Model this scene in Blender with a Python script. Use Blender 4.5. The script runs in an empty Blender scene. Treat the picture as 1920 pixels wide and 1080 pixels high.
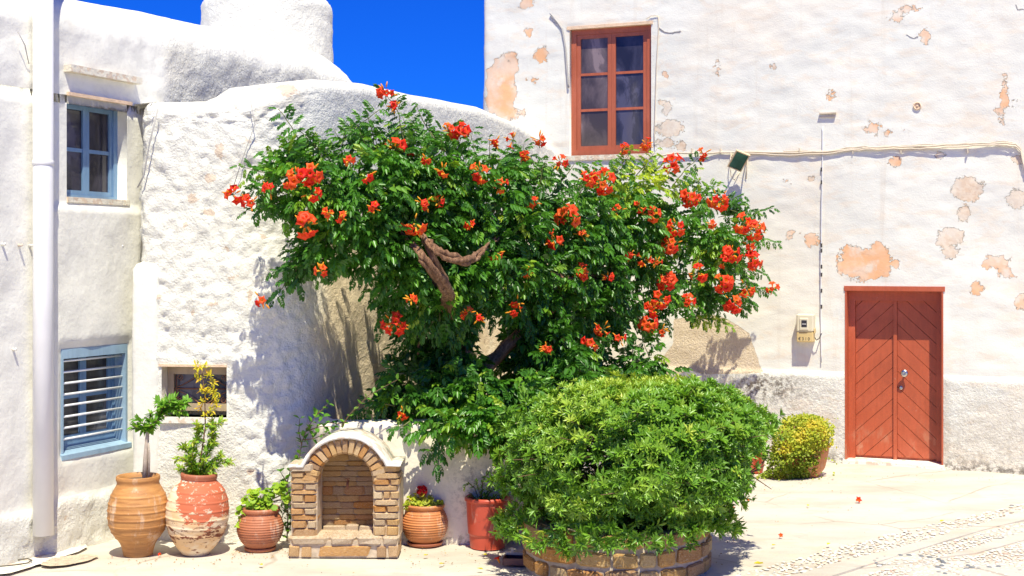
import bpy, bmesh, math, random
import numpy as np
from mathutils import Vector, Matrix
rng = np.random.default_rng(7)
random.seed(7)
sc = bpy.context.scene
col = sc.collection

# ------------------------------------------------------------------ camera, sky, sun, exposure
CAM_H, F, CX, HY = 2.1, 2500.0, 960.0, 485.0          # eye height (m), focal length and horizon in photo pixels
cam_d = bpy.data.cameras.new("camera"); cam = bpy.data.objects.new("camera", cam_d); col.objects.link(cam)
cam.location = (0, 0, CAM_H); cam.rotation_euler = (math.radians(90), 0, 0)
cam_d.sensor_width = 36; cam_d.lens = 36*F/1920; cam_d.shift_y = (HY-540)/1920
cam_d.clip_start = .1; cam_d.clip_end = 500
sc.camera = cam

SUN_EL = math.radians(63); SUN_AZ = math.radians(169.5)      # clockwise from +Y
sdir = Vector((math.sin(SUN_AZ)*math.cos(SUN_EL), math.cos(SUN_AZ)*math.cos(SUN_EL), math.sin(SUN_EL)))
sun_d = bpy.data.lights.new("sun", 'SUN'); sun = bpy.data.objects.new("sun", sun_d); col.objects.link(sun)
sun_d.energy = 5.0; sun_d.angle = math.radians(.5); sun_d.color = (1, .955, .77)
sun.rotation_euler = sdir.to_track_quat('Z', 'Y').to_euler(); sun.location = sdir*30
world = bpy.data.worlds.new("World"); sc.world = world; world.use_nodes = True
wn = world.node_tree; bgn = wn.nodes['Background']
sky = wn.nodes.new('ShaderNodeTexSky'); sky.sky_type = 'NISHITA'; sky.sun_disc = False
sky.sun_elevation = SUN_EL; sky.sun_rotation = SUN_AZ; sky.air_density = 1.0; sky.dust_density = 0; sky.ozone_density = 6
filt = wn.nodes.new('ShaderNodeMix'); filt.data_type = 'RGBA'; filt.blend_type = 'MULTIPLY'; filt.inputs[0].default_value = 1
filt.inputs[7].default_value = (.03, .285, 1.12, 1)              # a deep polarised blue, the same all round the sky
wn.links.new(sky.outputs[0], filt.inputs[6]); wn.links.new(filt.outputs[2], bgn.inputs['Color'])
bgn.inputs['Strength'].default_value = .098
sc.view_settings.view_transform = 'Standard'; sc.view_settings.look = 'None'
sc.view_settings.gamma = 1; sc.view_settings.use_curve_mapping = False
sc.view_settings.exposure = .4
sc.render.engine = 'CYCLES'
sc.cycles.max_bounces = 8; sc.cycles.diffuse_bounces = 5; sc.cycles.glossy_bounces = 3; sc.cycles.transmission_bounces = 4

# ------------------------------------------------------------------ helpers
def W(x, y, Z):                       # photo pixel at depth Z -> world point
    return np.array([(x-CX)/F*Z, Z, CAM_H-(y-HY)/F*Z])
def G(x, y):                          # photo pixel on the ground
    return W(x, y, CAM_H*F/(y-HY))

def _hash(i, j, k, seed):
    n = (i*374761393 + j*668265263 + k*2147483647 + seed*1274126177) & 0xffffffff
    n = ((n ^ (n >> 13))*1274126177) & 0xffffffff
    return ((n ^ (n >> 16)) & 0xffff)/65535.0
def vnoise(P, seed=0):                # value noise -1..1
    P = np.asarray(P, float); I = np.floor(P).astype(np.int64); f = P-I; f = f*f*(3-2*f)
    r = 0
    for a in (0, 1):
        for b in (0, 1):
            for c in (0, 1):
                w = (f[:, 0] if a else 1-f[:, 0])*(f[:, 1] if b else 1-f[:, 1])*(f[:, 2] if c else 1-f[:, 2])
                r = r + w*_hash(I[:, 0]+a, I[:, 1]+b, I[:, 2]+c, seed)
    return r*2-1
def fbm(P, scale, octs=4, seed=0, gain=.5):
    P = np.asarray(P, float)*scale; r = 0; a = 1
    for o in range(octs):
        r = r + a*vnoise(P, seed+o*17); P = P*2.03; a *= gain
    return r
def smooth(e0, e1, x):
    t = np.clip((x-e0)/(e1-e0), 0, 1); return t*t*(3-2*t)

def mesh_np(name, V, Fc, mats=(), attrs=None, smoothed=True, fm=None):
    """V (n,3); Fc: list of index arrays (m,3)/(m,4)"""
    me = bpy.data.meshes.new(name)
    V = np.asarray(V, np.float32)
    if not isinstance(Fc, list): Fc = [Fc]
    Fc = [np.asarray(f, np.int32) for f in Fc if len(f)]
    me.vertices.add(len(V)); me.vertices.foreach_set('co', V.ravel())
    lv = np.concatenate([f.ravel() for f in Fc]); tot = np.concatenate([np.full(len(f), f.shape[1], np.int32) for f in Fc])
    me.loops.add(len(lv)); me.loops.foreach_set('vertex_index', lv)
    me.polygons.add(len(tot)); st = np.concatenate([[0], np.cumsum(tot)[:-1]]).astype(np.int32)
    me.polygons.foreach_set('loop_start', st); me.polygons.foreach_set('loop_total', tot)
    if fm is not None: me.polygons.foreach_set('material_index', np.asarray(fm, np.int32))
    me.polygons.foreach_set('use_smooth', np.full(len(tot), smoothed))
    for m in (mats if isinstance(mats, (list, tuple)) else [mats]): me.materials.append(m)
    for k, a in (attrs or {}).items():
        at = me.attributes.new(k, 'FLOAT', 'POINT'); at.data.foreach_set('value', np.asarray(a, np.float32))
    me.update(calc_edges=True); me.validate()
    return me

class MB:                              # collects shapes, builds one mesh
    def __init__(s): s.v = []; s.f = []; s.m = []; s.sm = []
    def add(s, V, Fs, m=0, sm=False):
        o = len(s.v); s.v += [tuple(map(float, p)) for p in V]
        for f in Fs: s.f.append([i+o for i in f]); s.m.append(m); s.sm.append(sm)
    def hexa(s, P, m=0):               # 8 corners: bottom 0-3 ccw, top 4-7
        s.add(P, [(0, 3, 2, 1), (4, 5, 6, 7), (0, 1, 5, 4), (1, 2, 6, 5), (2, 3, 7, 6), (3, 0, 4, 7)], m)
    def box(s, c, d, R=None, m=0, ch=0):
        x, y, z = d[0]/2, d[1]/2, d[2]/2
        if ch:
            V = chamfer_box(1, ch/min(d), 0, 0, dims=d)
        else:
            V = (np.array([(-x, -y, -z), (x, -y, -z), (x, y, -z), (-x, y, -z), (-x, -y, z), (x, -y, z), (x, y, z), (-x, y, z)]), None)
        P = V[0]
        if R is not None: P = P @ np.array(R).T
        P = P+np.array(c)
        if ch: s.add(P, V[1], m)
        else: s.hexa(P, m)
    def tube(s, pts, rad, n=8, m=0, cap=True, rough=0, seed=0):
        pts = [np.array(p, float) for p in pts]; N = len(pts)
        if not hasattr(rad, '__len__'): rad = [rad]*N
        V = []; prev = None
        for i, p in enumerate(pts):
            t = pts[min(i+1, N-1)]-pts[max(i-1, 0)]; t /= (np.linalg.norm(t)+1e-9)
            if prev is None:
                a = np.array([0, 0, 1.]) if abs(t[2]) < .9 else np.array([1., 0, 0])
                u = np.cross(t, a)
            else: u = prev-t*np.dot(prev, t)
            u /= np.linalg.norm(u)+1e-9; prev = u; w = np.cross(t, u)
            for k in range(n):
                an = 2*math.pi*k/n
                r = rad[i]
                if rough: r *= 1+rough*(math.sin(3*an+i*.5+seed)*.6+random.uniform(-.5, .5))
                V.append(p+(u*math.cos(an)+w*math.sin(an))*r)
        Fs = [(i*n+k, i*n+(k+1) % n, (i+1)*n+(k+1) % n, (i+1)*n+k) for i in range(N-1) for k in range(n)]
        if cap: Fs += [tuple(range(n))[::-1], tuple((N-1)*n+k for k in range(n))]
        s.add(V, Fs, m, True)
    def lathe(s, prof, n=32, c=(0, 0, 0), m=0):
        V = []
        for r, z in prof:
            for k in range(n):
                a = 2*math.pi*k/n; V.append((c[0]+r*math.cos(a), c[1]+r*math.sin(a), c[2]+z))
        Fs = [(i*n+k, i*n+(k+1) % n, (i+1)*n+(k+1) % n, (i+1)*n+k) for i in range(len(prof)-1) for k in range(n)]
        s.add(V, Fs, m, True)
        s.add(V[:n], [tuple(range(n))[::-1]], m, True); s.add(V[-n:], [tuple(range(n))], m, True)
    def mesh(s, name, mats):
        me = bpy.data.meshes.new(name); me.from_pydata(s.v, [], s.f)
        for mt in (mats if isinstance(mats, (list, tuple)) else [mats]): me.materials.append(mt)
        me.polygons.foreach_set('material_index', s.m); me.polygons.foreach_set('use_smooth', s.sm)
        me.update(); return me
    def build(s, name, mats, parent=None, label=None):
        return link(name, s.mesh(name, mats), parent, label)

def chamfer_box(seed, c=.12, jit=.0, bow=0, dims=(1, 1, 1)):
    """24-vertex chamfered box; c relative to the smallest side"""
    r = np.random.default_rng(seed); dims = np.array(dims, float); cc = c*dims.min()
    V = []; idx = {}
    for sx in (-1, 1):
        for sy in (-1, 1):
            for sz in (-1, 1):
                j = r.uniform(-jit, jit, 3)*dims
                for ax in range(3):
                    p = np.array([sx, sy, sz])*(dims/2-cc); p[ax] += (sx, sy, sz)[ax]*cc
                    idx[(sx, sy, sz, ax)] = len(V); V.append(p+j+r.uniform(-jit, jit, 3)*dims*.25)
    Fs = []
    for ax in range(3):
        o = [a for a in range(3) if a != ax]
        for sg in (-1, 1):
            q = []
            for a, b in ((-1, -1), (1, -1), (1, 1), (-1, 1)):
                k = [0, 0, 0]; k[ax] = sg; k[o[0]] = a; k[o[1]] = b; q.append(idx[(*k, ax)])
            flip = (sg == 1) != (ax == 1)
            Fs.append(q if flip else q[::-1])
    for ax in range(3):                # edges along axis ax
        o = [a for a in range(3) if a != ax]
        for a in (-1, 1):
            for b in (-1, 1):
                k0 = [0, 0, 0]; k1 = [0, 0, 0]; k0[ax] = -1; k1[ax] = 1
                k0[o[0]] = k1[o[0]] = a; k0[o[1]] = k1[o[1]] = b
                Fs.append([idx[(*k0, o[0])], idx[(*k1, o[0])], idx[(*k1, o[1])], idx[(*k0, o[1])]])
    for sx in (-1, 1):
        for sy in (-1, 1):
            for sz in (-1, 1): Fs.append([idx[(sx, sy, sz, a)] for a in range(3)])
    V = np.array(V); ctr = V.mean(0)
    out = []
    for f in Fs:                        # orient outward
        p = V[f]; n = np.cross(p[1]-p[0], p[2]-p[0])
        out.append(f if np.dot(n, p.mean(0)-ctr) > 0 else f[::-1])
    return V, out

def link(name, me, parent=None, label=None):
    o = bpy.data.objects.new(name, me); col.objects.link(o)
    if parent is not None:
        o.parent = parent; o.matrix_parent_inverse = Matrix.Translation(-origin(parent))
    if label: o['label'] = label
    return o
def origin(o):
    return Vector(o.get('_o', (0, 0, 0)))
def thing(name, label, cat, loc=(0, 0, 0), group=None):
    o = bpy.data.objects.new(name, None); col.objects.link(o); o.location = Vector([float(a) for a in loc])
    o['_o'] = [float(a) for a in loc]; o.empty_display_size = .1
    o['label'] = label; o['category'] = cat
    if group: o['group'] = group
    return o
def tag(o, label=None, cat=None, group=None, kind=None):
    if label: o['label'] = label
    if cat: o['category'] = cat
    if group: o['group'] = group
    if kind: o['kind'] = kind
    return o
def place(name, me, parent, loc, R=None, scale=(1, 1, 1), label=None):    # object with its own transform, world loc
    o = link(name, me, parent, label)
    M = Matrix.Translation(Vector([float(a) for a in loc]))
    if R is not None: M = M @ Matrix([list(map(float, r)) for r in R]).to_4x4()
    M = M @ Matrix.Diagonal((float(scale[0]), float(scale[1]), float(scale[2]), 1))
    o.matrix_basis = M
    return o

# ------------------------------------------------------------------ materials
class NT:
    def __init__(s, name, rough=.8):
        s.m = bpy.data.materials.new(name); s.m.use_nodes = True; s.t = s.m.node_tree
        s.b = s.t.nodes['Principled BSDF']; s.b.inputs['Roughness'].default_value = rough
        s.tc = s.t.nodes.new('ShaderNodeTexCoord')
    def n(s, ty, **kw):
        k = s.t.nodes.new(ty)
        for a, v in kw.items(): setattr(k, a, v)
        return k
    def l(s, a, b): s.t.links.new(a, b)
    def noise(s, scale, detail=5, rough=.55, stretch=None, vec=None, dist=0):
        k = s.n('ShaderNodeTexNoise'); k.inputs['Scale'].default_value = scale; k.inputs['Detail'].default_value = detail
        k.inputs['Roughness'].default_value = rough; k.inputs['Distortion'].default_value = dist
        v = vec or s.tc.outputs['Object']
        if stretch:
            mp = s.n('ShaderNodeMapping'); mp.inputs['Scale'].default_value = stretch; s.l(v, mp.inputs['Vector']); v = mp.outputs[0]
        s.l(v, k.inputs['Vector']); return k.outputs['Fac']
    def ramp(s, fac, stops, interp='LINEAR'):
        r = s.n('ShaderNodeValToRGB'); r.color_ramp.interpolation = interp
        el = r.color_ramp.elements
        while len(el) < len(stops): el.new(.5)
        for e, (p, c) in zip(el, stops):
            e.position = p; e.color = (*c, 1) if hasattr(c, '__len__') else (c, c, c, 1)
        s.l(fac, r.inputs[0]); return r.outputs[0]
    def mix(s, fac, a, b, mode='MIX'):
        k = s.n('ShaderNodeMix'); k.data_type = 'RGBA'; k.blend_type = mode
        for i, v in ((0, fac), (6, a), (7, b)):
            if isinstance(v, (int, float)): k.inputs[i].default_value = v
            elif isinstance(v, tuple): k.inputs[i].default_value = (*v, 1)
            else: s.l(v, k.inputs[i])
        return k.outputs[2]
    def math(s, op, a, b=0, c=None):
        k = s.n('ShaderNodeMath', operation=op)
        for i, v in enumerate((a, b) if c is None else (a, b, c)):
            if isinstance(v, (int, float)): k.inputs[i].default_value = v
            else: s.l(v, k.inputs[i])
        return k.outputs[0]
    def attr(s, name): k = s.n('ShaderNodeAttribute', attribute_name=name); return k.outputs['Fac']
    def rnd(s): return s.n('ShaderNodeObjectInfo').outputs['Random']
    def step(s, v, e0, e1):
        k = s.n('ShaderNodeMapRange', interpolation_type='SMOOTHSTEP'); s.l(v, k.inputs[0])
        k.inputs[1].default_value = e0; k.inputs[2].default_value = e1; return k.outputs[0]
    def bump(s, h, dist=.01, st=1.0, prev=None):
        k = s.n('ShaderNodeBump'); k.inputs['Distance'].default_value = dist; k.inputs['Strength'].default_value = st
        s.l(h, k.inputs['Height'])
        if prev is not None: s.l(prev, k.inputs['Normal'])
        return k.outputs[0]
    def done(s, colr=None, nrm=None, rough=None):
        if colr is not None:
            if isinstance(colr, tuple): s.b.inputs['Base Color'].default_value = (*colr, 1)
            else: s.l(colr, s.b.inputs['Base Color'])
        if nrm is not None: s.l(nrm, s.b.inputs['Normal'])
        if rough is not None: s.l(rough, s.b.inputs['Roughness'])
        return s.m

def m_plain(name, c, rough=.6, var=.12, scale=8, bump=.0, metal=0, spec=.5):
    t = NT(name, rough); t.b.inputs['Metallic'].default_value = metal; t.b.inputs['Specular IOR Level'].default_value = spec
    nz = t.noise(scale, 5)
    a = tuple(min(1, x*(1-var)) for x in c); b = tuple(min(1, x*(1+var)) for x in c)
    cc = t.ramp(nz, [(.3, a), (.7, b)])
    return t.done(cc, t.bump(t.noise(scale*6, 4), bump, .6) if bump else None)

def m_whitewash(name, base=(.82, .80, .71), bump=.012, stain=(.72, .62, .48), stain_amt=.35, fine=60):
    t = NT(name, .9); t.b.inputs['Specular IOR Level'].default_value = .2
    n1 = t.noise(1.3, 6, .6); n2 = t.noise(9, 5, .6)
    c = t.mix(t.step(n2, .35, .75), base, tuple(x*.9 for x in base))
    c = t.mix(t.math('MULTIPLY', t.step(n1, .54, .72), stain_amt), c, stain)
    c = t.mix(t.attr('warm'), c, t.mix(t.step(n1, .4, .6), (.86, .70, .47), (.86, .74, .54)))  # warm tone of shaded wall mixed into the wash colour
    pe = t.attr('peel')                                     # places where the stone shows through the wash
    pm = t.step(t.math('ADD', pe, t.math('MULTIPLY', t.math('SUBTRACT', t.noise(14, 5), .5), .12)), 0, .006)
    c = t.mix(t.math('MULTIPLY', pm, .75), c, (.66, .50, .36))
    dk = t.attr('dirt')
    dm = t.math('MULTIPLY', dk, t.step(t.noise(22, 6, .7), .45, .62))
    c = t.mix(dm, c, (.2, .17, .14))
    b1 = t.bump(t.noise(fine, 6, .62), bump, .8)
    b2 = t.bump(t.noise(fine*.28, 5, .6), bump*1.6, .8, b1)
    b2 = t.bump(t.math('MULTIPLY', t.attr('rough'), t.noise(24, 7, .68)), .045, .9, b2)
    return t.done(c, b2)

M = {}
M['wash'] = m_whitewash('whitewash_rough')
M['wash_smooth'] = m_whitewash('whitewash_smooth', (.83, .81, .725), .005, fine=26, stain_amt=.25)
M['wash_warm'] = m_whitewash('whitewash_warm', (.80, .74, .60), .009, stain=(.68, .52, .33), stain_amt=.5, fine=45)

def m_house():
    t = NT('aged_plaster', .9); t.b.inputs['Specular IOR Level'].default_value = .2
    st = (1, 1, 2.4)
    n1 = t.noise(1.1, 7, .62, st); n2 = t.noise(3.3, 7, .66, st, dist=.5); n3 = t.noise(.55, 4)
    c = t.ramp(n1, [(.3, (.72, .715, .645)), (.5, (.79, .775, .69)), (.7, (.83, .81, .72))])
    c = t.mix(t.math('MULTIPLY', t.step(n2, .50, .64), .42), c, (.80, .66, .50))
    c = t.mix(t.math('MULTIPLY', t.step(n3, .5, .62), .35), c, (.80, .70, .56))
    c = t.mix(t.math('MULTIPLY', t.step(t.noise(6, 8, .75, (1, 1, 3)), .60, .66), .35), c, (.60, .52, .42))
    c = t.mix(t.math('MULTIPLY', t.step(t.noise(2.4, 7, .65, (3, 3, .22)), .54, .72), .42), c, (.66, .58, .47))
    nz = t.math('MULTIPLY', t.math('SUBTRACT', t.noise(9, 8, .7), .5), .26)
    po = t.step(t.math('ADD', t.attr('peel'), nz), 0, .005)
    pt = t.step(t.math('ADD', t.attr('bare'), t.math('MULTIPLY', nz, .8)), 0, .005)
    pb = t.step(t.math('ADD', t.attr('patch'), t.math('MULTIPLY', nz, .16)), 0, .004)
    inner = t.step(t.noise(5, 5, .6), .5, .66)
    orange = t.mix(inner, (.84, .47, .25), (.80, .66, .52))
    tan = t.mix(t.step(t.noise(24, 5), .4, .6), (.70, .53, .38), (.77, .63, .48))
    sand = t.mix(t.step(t.noise(60, 5, .7), .42, .62), (.68, .55, .38), (.78, .65, .48))
    fade = t.math('ADD', .55, t.math('MULTIPLY', t.step(t.noise(3.1, 4), .4, .62), .45))
    c = t.mix(t.math('MULTIPLY', po, fade), c, orange); c = t.mix(t.math('MULTIPLY', pt, fade), c, tan); c = t.mix(pb, c, sand)
    dm = t.math('MULTIPLY', t.attr('dirt'), t.step(t.noise(18, 7, .75), .44, .58))
    c = t.mix(dm, c, (.17, .14, .11))
    allm = t.math('MAXIMUM', po, t.math('MAXIMUM', pt, pb))
    h0 = t.bump(t.noise(70, 5, .6), .005, .55)
    h1 = t.bump(t.noise(6, 7, .62, (1, 1, 1.8), dist=.4), .009, .4, h0)
    # rough socle
    so = t.attr('socle')
    h2 = t.bump(t.math('MULTIPLY', so, t.noise(34, 7, .7)), .03, .8, h1)
    h2b = t.bump(t.math('MULTIPLY', pb, t.noise(48, 6, .7)), .022, .8, h2)
    h3 = t.bump(t.math('SUBTRACT', 1, allm), .014, 1, h2b)
    return t.done(c, h3)
M['house'] = m_house()

def m_ground():
    t = NT('cement_paving', .85); t.b.inputs['Specular IOR Level'].default_value = .25
    n1 = t.noise(.8, 7, .6, (1, 2.2, 1)); n2 = t.noise(2.6, 7, .65, (1, 1.6, 1)); n3 = t.noise(40, 5, .7)
    c = t.ramp(n1, [(.3, (.47, .415, .335)), (.5, (.575, .525, .44)), (.72, (.64, .60, .52))])
    c = t.mix(t.math('MULTIPLY', t.step(n2, .53, .66), .55), c, (.66, .50, .36))
    c = t.mix(t.math('MULTIPLY', t.step(t.noise(1.7, 8, .7, (1, 1.8, 1)), .56, .60), .55), c, (.50, .44, .36))
    c = t.mix(t.math('MULTIPLY', t.step(n3, .60, .70), .5), c, (.36, .30, .23))
    c = t.mix(t.math('MULTIPLY', t.step(t.noise(11, 8, .8, (1, 2.5, 1)), .60, .68), .4), c, (.45, .38, .30))
    # faint worn cracks
    vo = t.n('ShaderNodeTexVoronoi', feature='DISTANCE_TO_EDGE'); vo.inputs['Scale'].default_value = .75
    wv = t.n('ShaderNodeMix', data_type='VECTOR'); wv.inputs[0].default_value = .12
    nn = t.n('ShaderNodeTexNoise'); nn.inputs['Scale'].default_value = 2.5; t.l(t.tc.outputs['Object'], nn.inputs['Vector'])
    t.l(t.tc.outputs['Object'], wv.inputs[4]); t.l(nn.outputs['Color'], wv.inputs[5]); t.l(wv.outputs[1], vo.inputs['Vector'])
    cr = t.math('SUBTRACT', 1, t.step(vo.outputs['Distance'], .0, .012))
    c = t.mix(t.math('MULTIPLY', cr, t.math('MULTIPLY', t.step(t.noise(1.2), .42, .56), .75)), c, (.36, .30, .23))
    b = t.bump(t.noise(9, 7, .65), .012, .5); b = t.bump(t.noise(90, 4), .003, .6, b)
    b = t.bump(t.math('SUBTRACT', 1, cr), .004, .6, b)
    return t.done(c, b)
M['ground'] = m_ground()

def m_stone(name, stops, bump=.006, sc1=14):
    t = NT(name, .8); t.b.inputs['Specular IOR Level'].default_value = .3
    c = t.ramp(t.rnd(), stops)
    c2 = t.mix(t.step(t.noise(sc1, 6, .65, (1, 1, 2.5)), .4, .68), c, t.mix(1, c, (.62, .42, .26), 'MULTIPLY'))
    c2 = t.mix(t.math('MULTIPLY', t.step(t.noise(sc1*1.7, 5), .56, .68), .55), c2, (.68, .58, .42))
    c2 = t.mix(t.math('MULTIPLY', t.step(t.noise(sc1*2.2, 6, .7), .66, .72), .6), c2, (.12, .09, .07))
    return t.done(c2, t.bump(t.noise(55, 6, .65), bump, .9))
M['stone'] = m_stone('ochre_stone', [(0, (.52, .27, .09)), (.2, (.70, .52, .28)), (.4, (.60, .29, .07)), (.6, (.72, .60, .40)), (.8, (.46, .30, .17)), (1, (.72, .48, .20))])
M['stone_light'] = m_stone('pale_stone', [(0, (.62, .50, .34)), (.5, (.66, .56, .42)), (1, (.58, .46, .32))])
M['stone_rust'] = m_stone('rust_stone', [(0, (.50, .31, .11)), (.25, (.64, .45, .20)), (.5, (.58, .27, .06)), (.75, (.44, .32, .20)), (1, (.68, .52, .27))], .009, 8)
M['mortar'] = m_plain('mortar', (.55, .44, .31), .95, .25, 20, .006)
M['mortar_grey'] = m_plain('mortar_grey', (.46, .38, .28), .95, .25, 20, .008)
M['soil'] = m_plain('soil', (.11, .08, .055), .95, .4, 20, .01)

def m_wood(name, c, dark=.7, sc1=4, worn=False):
    t = NT(name, .45)
    n = t.noise(sc1, 6, .6, (6, 6, 1)); n2 = t.noise(2.2, 5)
    cc = t.mix(t.step(n, .35, .7), c, tuple(x*.86 for x in c))
    cc = t.mix(t.math('MULTIPLY', t.step(n2, .52, .7), .4), cc, tuple(x*dark for x in c))
    cc = t.mix(t.math('MULTIPLY', t.step(t.noise(1.6, 6, .7), .45, .7), .35), cc, tuple(min(1, x*1.25+.05) for x in c))
    if worn:                                                # scuffed, dusty foot and small chips
        sp = t.n('ShaderNodeSeparateXYZ'); t.l(t.tc.outputs['Object'], sp.inputs[0])
        low = t.math('SUBTRACT', 1, t.step(sp.outputs[2], .02, .55))
        cc = t.mix(t.math('MULTIPLY', low, t.step(t.noise(9, 8, .7, (1, 1, .5)), .50, .70)), cc, (.56, .26, .15))
        cc = t.mix(t.step(t.noise(26, 6, .75), .69, .71), cc, (.70, .50, .38))
    return t.done(cc, t.bump(t.noise(30, 5, .6, (5, 5, 1)), .0012, .8))
M['red_paint'] = m_wood('red_door_paint', (.49, .105, .040), .62, 5, True)
M['win_red'] = m_wood('red_window_paint', (.46, .115, .05))
M['blue_paint'] = m_wood('blue_window_paint', (.17, .30, .47))
M['blue_light'] = m_wood('pale_blue_paint', (.30, .44, .56))
M['tan_paint'] = m_wood('tan_frame_paint', (.46, .35, .21))
def m_bark():
    t = NT('vine_bark', .9); n = t.noise(14, 7, .7, (3, 3, .7), dist=.6); n2 = t.noise(5, 5)
    c = t.ramp(n, [(.32, (.07, .035, .02)), (.5, (.30, .15, .075)), (.7, (.52, .33, .19))]); c = t.mix(t.math('MULTIPLY', t.step(n2, .5, .65), .4), c, (.20, .10, .05))
    return t.done(c, t.bump(n, .03, 1))
M['bark'] = m_bark()
M['stem'] = m_plain('green_stem', (.14, .15, .04), .6)
M['twig'] = m_plain('brown_twig', (.16, .09, .045), .8)
M['grey_stem'] = m_plain('grey_bark', (.44, .36, .29), .85, .25, 30, .003)
M['white_metal'] = m_plain('white_painted_metal', (.74, .74, .74), .45, .04)
M['pvc'] = m_plain('white_downpipe', (.78, .77, .76), .5, .04, 4)
M['cable'] = m_plain('cream_cable', (.66, .56, .42), .7, .1)
M['cable_grey'] = m_plain('grey_cable', (.42, .40, .38), .7, .1)
M['dark'] = m_plain('dark_hole', (.03, .025, .022), .8)
M['steel'] = m_plain('brushed_steel', (.55, .55, .54), .3, .05, 20, 0, 1)
M['cream_plastic'] = m_plain('cream_plastic', (.70, .63, .45), .5, .06)
M['yellow_plastic'] = m_plain('yellowed_plastic', (.68, .50, .22), .5, .08)
M['print'] = m_plain('dark_print', (.06, .05, .045), .6)
M['rust'] = m_plain('rusty_iron', (.22, .09, .045), .8, .3, 30)
M['beige'] = m_plain('beige_lamp_housing', (.62, .47, .30), .5, .1)
M['peach'] = m_plain('peach_plaster', (.76, .55, .37), .9, .15, 14, .008)
M['brown_plastic'] = m_plain('brown_plastic', (.17, .06, .05), .4, .08)
M['hose'] = m_plain('dark_hose', (.10, .08, .05), .5)

def m_glass(name, c, rough=.06, spec=.5):
    t = NT(name, rough); t.b.inputs['Specular IOR Level'].default_value = spec
    n = t.noise(1.9, 5, .6, (1.6, 1.6, .8), dist=.6); cc = t.ramp(n, [(.40, tuple(x*.6 for x in c)), (.47, c), (.56, tuple(x*1.5 for x in c)), (.60, tuple(x*2.6 for x in c))])  # noise bands paint reflections into the glass colour
    return t.done(cc, t.bump(t.noise(2.5, 2), .004, .3))
M['glass'] = m_glass('window_glass', (.035, .033, .05))
M['glass_reflection'] = m_glass('reflection_tinted_glass', (.10, .075, .075), .15)  # pinkish wall reflection and curtain put into the pane colour
M['glass_green'] = m_glass('green_lamp_glass', (.06, .15, .11), .12)
M['glass_grey'] = m_glass('grey_window_glass', (.07, .065, .065), .12)

def m_clay(name, c, c2, gl=.6, sc1=6, ring=(1, 1, 7)):
    t = NT(name, gl)
    n = t.noise(sc1, 6, .6, ring); n2 = t.noise(sc1*.7, 5)
    cc = t.ramp(n, [(.3, c2), (.62, c)])
    cc = t.mix(t.math('MULTIPLY', t.step(n2, .52, .68), .45), cc, tuple(x*.7 for x in c))
    cc = t.mix(t.math('MULTIPLY', t.step(t.noise(sc1*2.4, 6, .7), .62, .72), .35), cc, (.7, .55, .4))
    cc = t.mix(t.math('MULTIPLY', t.step(t.noise(4, 8, .7, (2.5, 2.5, .7)), .55, .68), .5), cc, (.74, .60, .46))
    cc = t.mix(t.math('MULTIPLY', t.step(t.noise(9, 8, .75), .60, .66), .5), cc, tuple(x*.45 for x in c))
    return t.done(cc, t.bump(t.noise(60, 4), .002, .6, t.bump(t.noise(6, 4), .006, .5)))
M['clay'] = m_clay('ochre_clay', (.54, .26, .08), (.34, .14, .04))
M['terracotta'] = m_clay('terracotta', (.48, .17, .08), (.36, .12, .05))
M['terra_orange'] = m_clay('orange_terracotta', (.60, .24, .08), (.50, .17, .06))
M['red_plastic'] = m_clay('red_plastic', (.58, .085, .04), (.52, .07, .035), .4, 3, (1, 1, 1))
M['rim_clay'] = m_clay('dark_clay_rim', (.42, .13, .06), (.30, .09, .045))

def m_painted():
    t = NT('peeling_paint_clay', .75)
    sp = t.n('ShaderNodeSeparateXYZ'); t.l(t.tc.outputs['Object'], sp.inputs[0])
    x, z = sp.outputs[0], sp.outputs[2]
    c = t.mix(t.step(t.noise(5, 5, .6, (1, 1, 2)), .42, .62), (.74, .50, .26), (.80, .66, .46))
    c = t.mix(t.math('MULTIPLY', t.step(z, .30, .55), .6), c, (.82, .76, .64))
    n = t.noise(7.5, 9, .68, (1, 1, 2.2), dist=.3); n2 = t.noise(11, 8, .7, (1, 1, 2.6))
    # red wash over the upper half, missing on the left flank
    f = t.math('ADD', n, t.math('MULTIPLY', t.step(z, .20, .42), .17))
    f = t.math('ADD', f, t.math('MULTIPLY', t.step(x, -.16, -.04), .20))
    f = t.math('SUBTRACT', f, t.math('MULTIPLY', t.step(z, .24, .28), .0))
    m1 = t.math('MULTIPLY', t.step(f, .735, .765), t.step(t.math('ADD', z, t.math('MULTIPLY', t.noise(6, 5), .35)), .36, .37))
    fl = t.math('MULTIPLY', t.step(t.noise(18, 8, .75, (1, 1, 1.6)), .56, .60), .85)
    c = t.mix(m1, c, t.mix(fl, (.56, .14, .06), (.78, .58, .42)))
    g = t.math('SUBTRACT', .13, t.math('ABSOLUTE', t.math('SUBTRACT', z, .15)))
    m2 = t.step(t.math('ADD', n2, t.math('MULTIPLY', g, .9)), .60, .63)
    m2 = t.math('MULTIPLY', m2, t.math('MULTIPLY', t.step(z, .30, .2), 1))
    c = t.mix(m2, c, (.20, .06, .025))
    return t.done(c, t.bump(t.math('SUBTRACT', 1, m1), .0025, .8))
M['painted'] = m_painted()

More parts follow.
